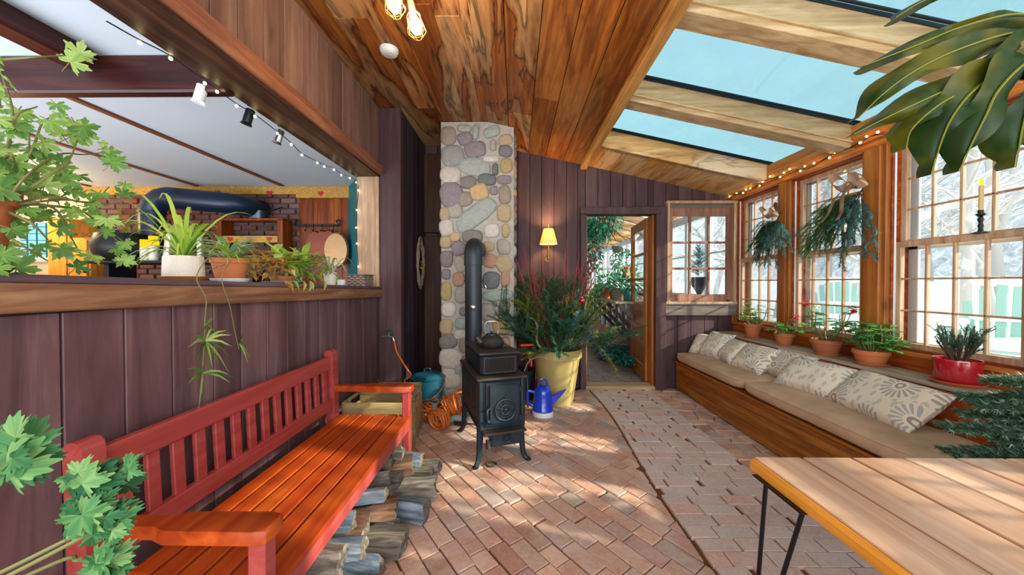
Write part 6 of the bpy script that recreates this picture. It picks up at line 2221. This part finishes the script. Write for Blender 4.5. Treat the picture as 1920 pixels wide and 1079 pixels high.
for li, (pl_, wd, Y0) in enumerate(lobes):
    K = 26
    cs = curve([at(px, py, 'Y', Y0 - .05 * (i / len(pl_)) ** 2 + .02 * (i == 0)) for i, (px, py) in enumerate(pl_)], 5)
    n = len(cs)
    vs, fs = [], []
    for i, p in enumerate(cs):
        tt = (cs[min(i + 1, n - 1)] - cs[max(i - 1, 0)]).normalized()
        sd = tt.cross(V((0, 1, 0))).normalized()
        q = i / (n - 1)
        w_ = wd / F * .56 * .5 * (1 + .24 * math.sin(q * 15 + li * 2)) * (1 - q ** 4) * (.75 + .35 * math.sin(q * 3.1))
        w2 = w_ * (1 + .24 * math.sin(q * 11 + li))
        vs += [p + sd * w_ + V((0, .012 + .02 * math.sin(q * 9), 0)), p + sd * w_ * .5 + V((0, .004, 0)), p, p - sd * w2 * .5 + V((0, .006, 0)), p - sd * w2 + V((0, .018 + .02 * math.sin(q * 8 + 2), 0))]
    for i in range(n - 1):
        for j in range(4):
            a = i * 5 + j
            fs.append((a, a + 1, a + 6, a + 5))
    th = V((0, .0012, 0))
    ml.add(vs, fs)
    mr.tube([p + V((0, -.0015, 0)) for p in cs], [.0026 * (1 - .75 * i / n) for i in range(n)], 5)
# web joining the lobes round the midrib
web = [(1990, 25), (1900, 60), (1845, 115), (1790, 175), (1800, 205), (1840, 190), (1880, 150), (1930, 150), (1990, 170)]
wp = [at(px, py, 'Y', .625) for px, py in web]
wc = at(1915, 100, 'Y', .61)
ml.add([wc] + wp, [(0, i + 1, i + 2) for i in range(len(wp) - 1)])
ml.v = [tuple(V(v_) - T0) for v_ in ml.v]; mr.v = [tuple(V(v_) - T0) for v_ in mr.v]
lo = ml.build('leaf_blade', M['philo'], t_, sharp=70)
mr.build('leaf_ribs', M['philo_rib'], lo)
m = MB()
m.tube([p for p in curve([wc - T0, at(2000, 60, 'Y', .6) - T0, V((-.15, .25, 1.02)), V((0, .05, .75)), V((.02, 0, .28))], 6)], .009, 8)
m.build('leaf_stalk', M['stem'], t_)
# ================================================================ GREENHOUSE PLANTS
t_ = thing('potting_bench', 'long grey plank bench under the greenhouse windows', 'bench', (2.1, 6.5, 0))
m = MB(); m.box((.05, 0, 1.06), (1.3, 2.6, .035), .005); m.build('top', M['ledge'], t_)
for yy in (-1.2, -.4, .4, 1.2):
    m = MB(); m.beam((.3, yy, .2), (-.52, yy, 1.04), .06, .06); m.build('brace', M['grey_board'], t_)
m = MB(); m.box((.4, 0, .52), (.04, 2.5, 1.04)); m.build('back_board', M['dark_board'], t_)
t_ = thing('plant_shelf', 'small upper shelf holding terracotta pots in the greenhouse', 'shelf', (2.0, 6.05, 1.42))
m = MB(); m.box((.1, 0, .0), (.5, .9, .03), .004); m.build('board', M['ledge'], t_)
for q in (-.3, .3):
    m = MB(); m.beam((.3, q, -.34), (-.1, q, -.01), .03, .03); m.build('bracket', M['grey_board'], t_)
G_GH = leafmat('greenhouse_leaf', ['2c6a4a', '4a9a70', '6ab890', '8ac8a0'], .4)
G_TEAL = leafmat('teal_leaf', ['0c4a44', '1a6e60', '3a9484', '5ab4a0'], .3)


def bush(m, c, r, n, L, W, up=.2):
    c = V(c)
    for i in range(n):
        d = V((rnd.gauss(0, 1), rnd.gauss(0, 1), rnd.gauss(0, 1))).normalized()
        p = c + V((d.x * r[0], d.y * r[1], d.z * r[2])) * rnd.uniform(.35, 1) ** .6
        m.leaf(p, d + V((rnd.uniform(-.6, .6), rnd.uniform(-.6, .6), up)), (rnd.uniform(-.4, .4), -.4, 1), L * rnd.uniform(.7, 1.3), W, .3, seg=2)


gh = [((1.85, 5.9, 1.435), .12, .2, 'terracotta pot with bushy leaves at the front of the upper greenhouse shelf', 'terra', .2), ((1.98, 6.22, 1.435), .11, .19, 'second terracotta pot behind it on the upper greenhouse shelf', 'terra', .2), ((1.62, 6.7, 1.078), .12, .26, 'glass green jar with pale sprigs at the far left of the potting bench', 'jar', .26), ((1.68, 6.38, 1.078), .1, .2, 'terracotta pot with light leaves in the middle of the potting bench', 'terra', .18), ((1.74, 6.08, 1.078), .1, .18, 'small terracotta pot beside the basket on the potting bench', 'terra_dk', .12), ((1.72, 5.75, 1.078), .15, .17, 'dark basket of seedlings at the edge of the potting bench', 'basket', .16), ((1.80, 5.45, 1.078), .1, .2, 'green pot nearest the open door on the potting bench', 'jar', .2)]
M['jar'] = plain('green_glass_jar', '2e6a60', .2, coat=.3)
for loc, r, h, lab, mm, fr in gh:
    t_ = thing('greenhouse_pot', lab, 'plant', loc)
    m = MB(); pot(m, r, r * .75, h, .006, .04) if mm != 'jar' else m.lathe([(0, 0), (r * .9, 0), (r, .03), (r, h * .75), (r * .75, h * .9), (r * .8, h), (0, h * .95)], 20)
    m.build('pot', M['splint'] if mm == 'basket' else M[mm], t_)
    m = MB(); bush(m, (0, 0, h + fr * .6), (fr, fr, fr * .8), 90, .09, .05); m.build('foliage', G_GH, t_)
t_ = thing('ground_fern', 'dense teal green ferns along the greenhouse path', 'plant', (1.62, 6.15, 0))
m = MB()
for y in (-.75, -.3, .2, .7, 1.3):
    for i in range(26):
        a = rnd.random() * 6.28
        L = rnd.uniform(.3, .55)
        d = V((math.cos(a), math.sin(a), 0))
        b = V((.1, y, .02))
        pts = [b + d * L * s * .8 + V((0, 0, L * (1.5 * s - 1.1 * s * s))) for s in (0, .25, .5, .75, 1)]
        for k in range(1, 5):
            for sg in (-1, 1):
                tq = (pts[k] - pts[k - 1])
                for f_ in (.2, .6, 1):
                    m.leaf(pts[k - 1].lerp(pts[k], f_), tq + V((-tq.y, tq.x, 0)) * sg * 1.4, (0, 0, 1), .09 * (1.15 - k / 5) + .02, .028, .2, seg=2)
m.build('fronds', G_TEAL, t_)
m = MB(); m.lathe([(0, 0), (.2, 0), (.25, .02), (0, .04)], 16, (.1, 0, 0)); m.build('root_mound', M['soil'], t_)
t_ = thing('hanging_vine', 'mass of green ivy hanging from the greenhouse rafters', 'plant', (1.62, 5.75, 2.75))
m = MB(); bush(m, (-.25, 0, -.3), (.4, .5, .4), 800, .085, .05, -.2); bush(m, (-.42, -.1, -.75), (.22, .35, .5), 500, .08, .045, -.2); m.build('leaves', leafmat('ivy_leaf', ['0e5a48', '1c7a60', '3a9a7a', '70c0a0'], .35), t_)
m = MB()
for i in range(12): m.tube(curve([(rnd.uniform(-.6, .1), rnd.uniform(-.8, .8), .15), (rnd.uniform(-.6, .1), rnd.uniform(-.8, .8), -.3), (rnd.uniform(-.6, .1), rnd.uniform(-.8, .8), -.75)], 4), .006, 5)
m.build('vine_stems', M['bark'], t_)
t_ = thing('hanging_basket_plant', 'pale trailing plant hanging by the open greenhouse door', 'plant', (1.62, 5.55, 1.84))
m = MB(); bush(m, (0, 0, -.12), (.1, .12, .3), 240, .06, .02, -.8); m.build('foliage', leafmat('pale_trailing_leaf', ['4a8a7a', '7ab8a4', 'a0d0c0'], .4), t_)
m = MB(); m.lathe([(0, 0), (.06, .02), (.08, .1), (.075, .1), (0, .06)], 14); m.tube([(0, 0, .08), (0, 0, 1.1)], .003, 4); m.build('basket', M['splint'], t_)
for lab, loc, n in (('leafy plants on the greenhouse floor left of the path', (.75, 6.6, 0), 300), ('pale shrub at the far end of the greenhouse', (1.5, 10.2, 0), 520)):
    t_ = thing('greenhouse_shrub', lab, 'plant', loc)
    m = MB(); bush(m, (0, 0, .6 if n < 400 else 1.0), (.3, .6, .6) if n < 400 else (.9, .6, 1.0), n, .12, .06); m.build('foliage', G_GH, t_)
    m = MB(); m.tube([(0, 0, 0), (0, 0, .8)], .02, 6); m.build('stem', M['bark'], t_)
# behind the small sash: ledge, topiary in an urn, grassy plant
t_ = thing('greenhouse_ledge', 'white ledge behind the small far-wall sash window', 'ledge', (2.4, 5.0, 1.14))
m = MB(); m.box((0.02, 0, 0), (.76, .5, .04), .004); m.build('board', M['white_paint'], t_)
for q in (-.2, .34):
    m = MB(); m.box((q, .1, -.57), (.05, .05, 1.1)); m.build('leg', M['white_paint'], t_)
t_ = thing('topiary', 'small evergreen topiary in a dark urn seen through the small sash window', 'plant', (2.63, 4.98, 1.16))
m = MB(); m.lathe([(0, 0), (.07, 0), (.07, .02), (.03, .04), (.05, .08), (.12, .2), (.125, .27), (.14, .28), (.12, .285), (0, .26)], 24); m.build('urn', M['iron'], t_)
m = MB()
for i in range(80):
    q = rnd.random()
    a = rnd.random() * 6.28
    r_ = .16 * (1 - q * .8)
    b = V((0, 0, .3 + q * .42))
    m.sprig([b, b + V((math.cos(a) * r_, math.sin(a) * r_, .06))], .03, 420, .0025)
m.build('foliage', G_BLUE, t_)
t_ = thing('grassy_plant', 'grassy plant in the lower left of the small sash window', 'plant', (2.13, 4.95, 1.16))
m = MB(); pot(m, .07, .05, .08); m.build('pot', M['terra'], t_)
spider(t_, .07, 26, .24, .012, M['spider_pale'])

# ================================================================ OUTSIDE
M['snow'] = plain('snow', 'eef2f6', .8, ns=1.2, namt=.04)
m = MB()
nx, ny = 26, 30
vs = []
for i in range(nx + 1):
    for j in range(ny + 1):
        x, y = 3.1 + i * .75, -4 + j * .8
        z = .45 + max(0, x - 8) * .16 + .12 * noise.noise((x * .5, y * .5, 0))
        vs.append((x, y, z))
fs = [(i * (ny + 1) + j, (i + 1) * (ny + 1) + j, (i + 1) * (ny + 1) + j + 1, i * (ny + 1) + j + 1) for i in range(nx) for j in range(ny)]
m.add(vs, fs)
struct('snow_ground', m, M['snow'])
t = NT('snowy_bark')
geo = t.node('NewGeometry')
nz = t.node('SeparateXYZ', {0: geo.outputs['Normal']}).outputs[2]
k = t.math('ADD', nz, t.math('MULTIPLY_ADD', t.noise(t.obj(), 5, 4), .9, -.45))
c = t.mix(t.ramp(k, [(.0, (0, 0, 0, 1)), (.25, (1, 1, 1, 1))]), 'b8b4ae', 'eef2f6')
M['snow_bark'] = t.pbr(c, .85)


def tree_mesh(h, seed):
    rr = random.Random(seed)
    m = MB()

    def br(p, d, L, r, dep):
        pts = [p]
        dd = d.copy()
        for q in range(4):
            dd = (dd + V((rr.uniform(-.25, .25), rr.uniform(-.25, .25), rr.uniform(-.1, .15)))).normalized()
            pts.append(pts[-1] + dd * L / 4)
        m.tube(pts, [r, r * .9, r * .75, r * .62, r * .45], 7 if dep == 0 else 4, dep == 0)
        if dep < 3:
            for q in range(9 if dep == 0 else (5 if dep == 1 else 4)):
                k = rr.uniform(.25 if dep else .2, 1) * 4
                i = min(3, int(k))
                b = pts[i].lerp(pts[i + 1], k - i)
                a = rr.random() * 6.28
                nd = (dd * rr.uniform(.1, .7) + V((math.cos(a), math.sin(a), rr.uniform(-.1, .5)))).normalized()
                br(b, nd, L * rr.uniform(.2, .36) * (1.35 if dep else 1), r * .45, dep + 1)
    br(V((0, 0, -.3)), V((0, 0, 1)), h, h * .012 + .02, 0)
    return m


kinds = []
for s_ in range(4):
    o = tree_mesh(rnd.uniform(5, 7), 11 + s_).build('snowy_tree', M['snow_bark'], None, None, (0, 0, 0), sharp=180)
    kinds.append(o)
spots = [(5.6, 5.0), (6.4, 6.6), (7.0, 9.4), (7.6, 5.9), (8.4, 7.8), (9.0, 11.6), (9.6, 7.0), (10.2, 9.4), (11.0, 13.6), (11.4, 8.2), (12.2, 11.0), (13.0, 9.4), (13.4, 15.0), (14.0, 11.8), (6.2, 11.6), (8.2, 14.6), (5.2, 8.4), (14.6, 17.5)]
for i, (x, y) in enumerate(spots):
    o = kinds[i] if i < 4 else kinds[i % 4].copy()
    if i >= 4: C.objects.link(o)
    o.location = (x, y, .45 + max(0, x - 8) * .16)
    o.rotation_euler = (0, 0, rnd.random() * 6.28)
    k = rnd.uniform(.85, 1.2)
    o.scale = (k, k, k)
    tag(o, 'bare snow covered tree in the woods outside the windows', 'tree', 'snowy trees outside the windows')
m = MB()     # snowy hillside far behind the trees
vs = []
for i in range(11):
    for j in range(31):
        x, y = 15 + i * 1.2, 5 + j * 1.6
        vs.append((x, y, 1.4 + i * 1.8 + .5 * noise.noise((x * .4, y * .4, 3))))
m.add(vs, [(i * 31 + j, (i + 1) * 31 + j, (i + 1) * 31 + j + 1, i * 31 + j + 1) for i in range(10) for j in range(30)])
t = NT('snowy_woods')
nn = t.noise(t.scale(t.obj(), (1.2, 1.5, 1.1)), 2.0, 9, .75, 1.2)
M['hill'] = t.pbr(t.ramp(nn, [(.38, '9a9ea2'), (.52, 'c0c4c8'), (.62, 'e8ecf0')]), .9)
struct('snowy_hillside', m, M['hill'])

M['chair_green'] = plain('pale_green_painted_chair', '98c8bc', .6)


def adirondack(lab, loc, rz):
    t_ = thing('adirondack_chair', lab, 'chair', loc, rz, 'garden chairs in the snow')
    m = MB()
    for i in range(7):
        x = (i - 3) * .083
        h = .78 - .025 * (i - 3) ** 2
        m.beam((x, .22, .22), (x * 1.25, .22 + h * .36, .22 + h), .072, .02, .008, up=(0, -1, .3))
    m.build('back_slats', M['chair_green'], t_)
    m = MB()
    for i in range(5): m.box((0, -.2 + i * .09, .33 - i * .022), (.52, .08, .02), .005)
    m.build('seat', M['chair_green'], t_)
    for sg in (-1, 1):
        m = MB(); m.box((sg * .33, -.0, .52), (.13, .66, .024), .01); m.build('armrest', M['chair_green'], t_)
        m = MB(); m.box((sg * .29, -.26, .25), (.09, .03, .54), .004); m.box((sg * .27, .2, .27), (.03, .1, .5), .004); m.build('leg', M['chair_green'], t_)
    m = MB()
    superbox(m, (0, -.02, .36), (.26, .2, .08), 4, 20, 10, wob=.03)
    superbox(m, (-.33, -.02, .56), (.07, .3, .04), 4, 16, 8, wob=.02); superbox(m, (.33, -.02, .56), (.07, .3, .04), 4, 16, 8, wob=.02)
    superbox(m, (0, .37, .60), (.3, .05, .03), 4, 16, 8, wob=.02)
    superbox(m, (0, .53, .98), (.33, .06, .045), 4, 16, 8, wob=.03)
    m.build('snow_cover', M['snow'], t_)


adirondack('pale green slat-backed garden chair heaped with snow outside the near window', (4.6, 3.25, .40), R(-60))
adirondack('pale green garden chair in the snow outside the middle window, behind the red geranium', (5.2, 5.6, .42), R(-40))

t_ = thing('wood_splinter', 'pale wood splinter lying on the bricks beside the split logs', 'splinter', (-.50, 2.2, .003))
m = MB(); m.beam((-.04, 0, .003), (.04, .012, .004), .008, .005, .002); m.build('splinter', M['crate'], t_)
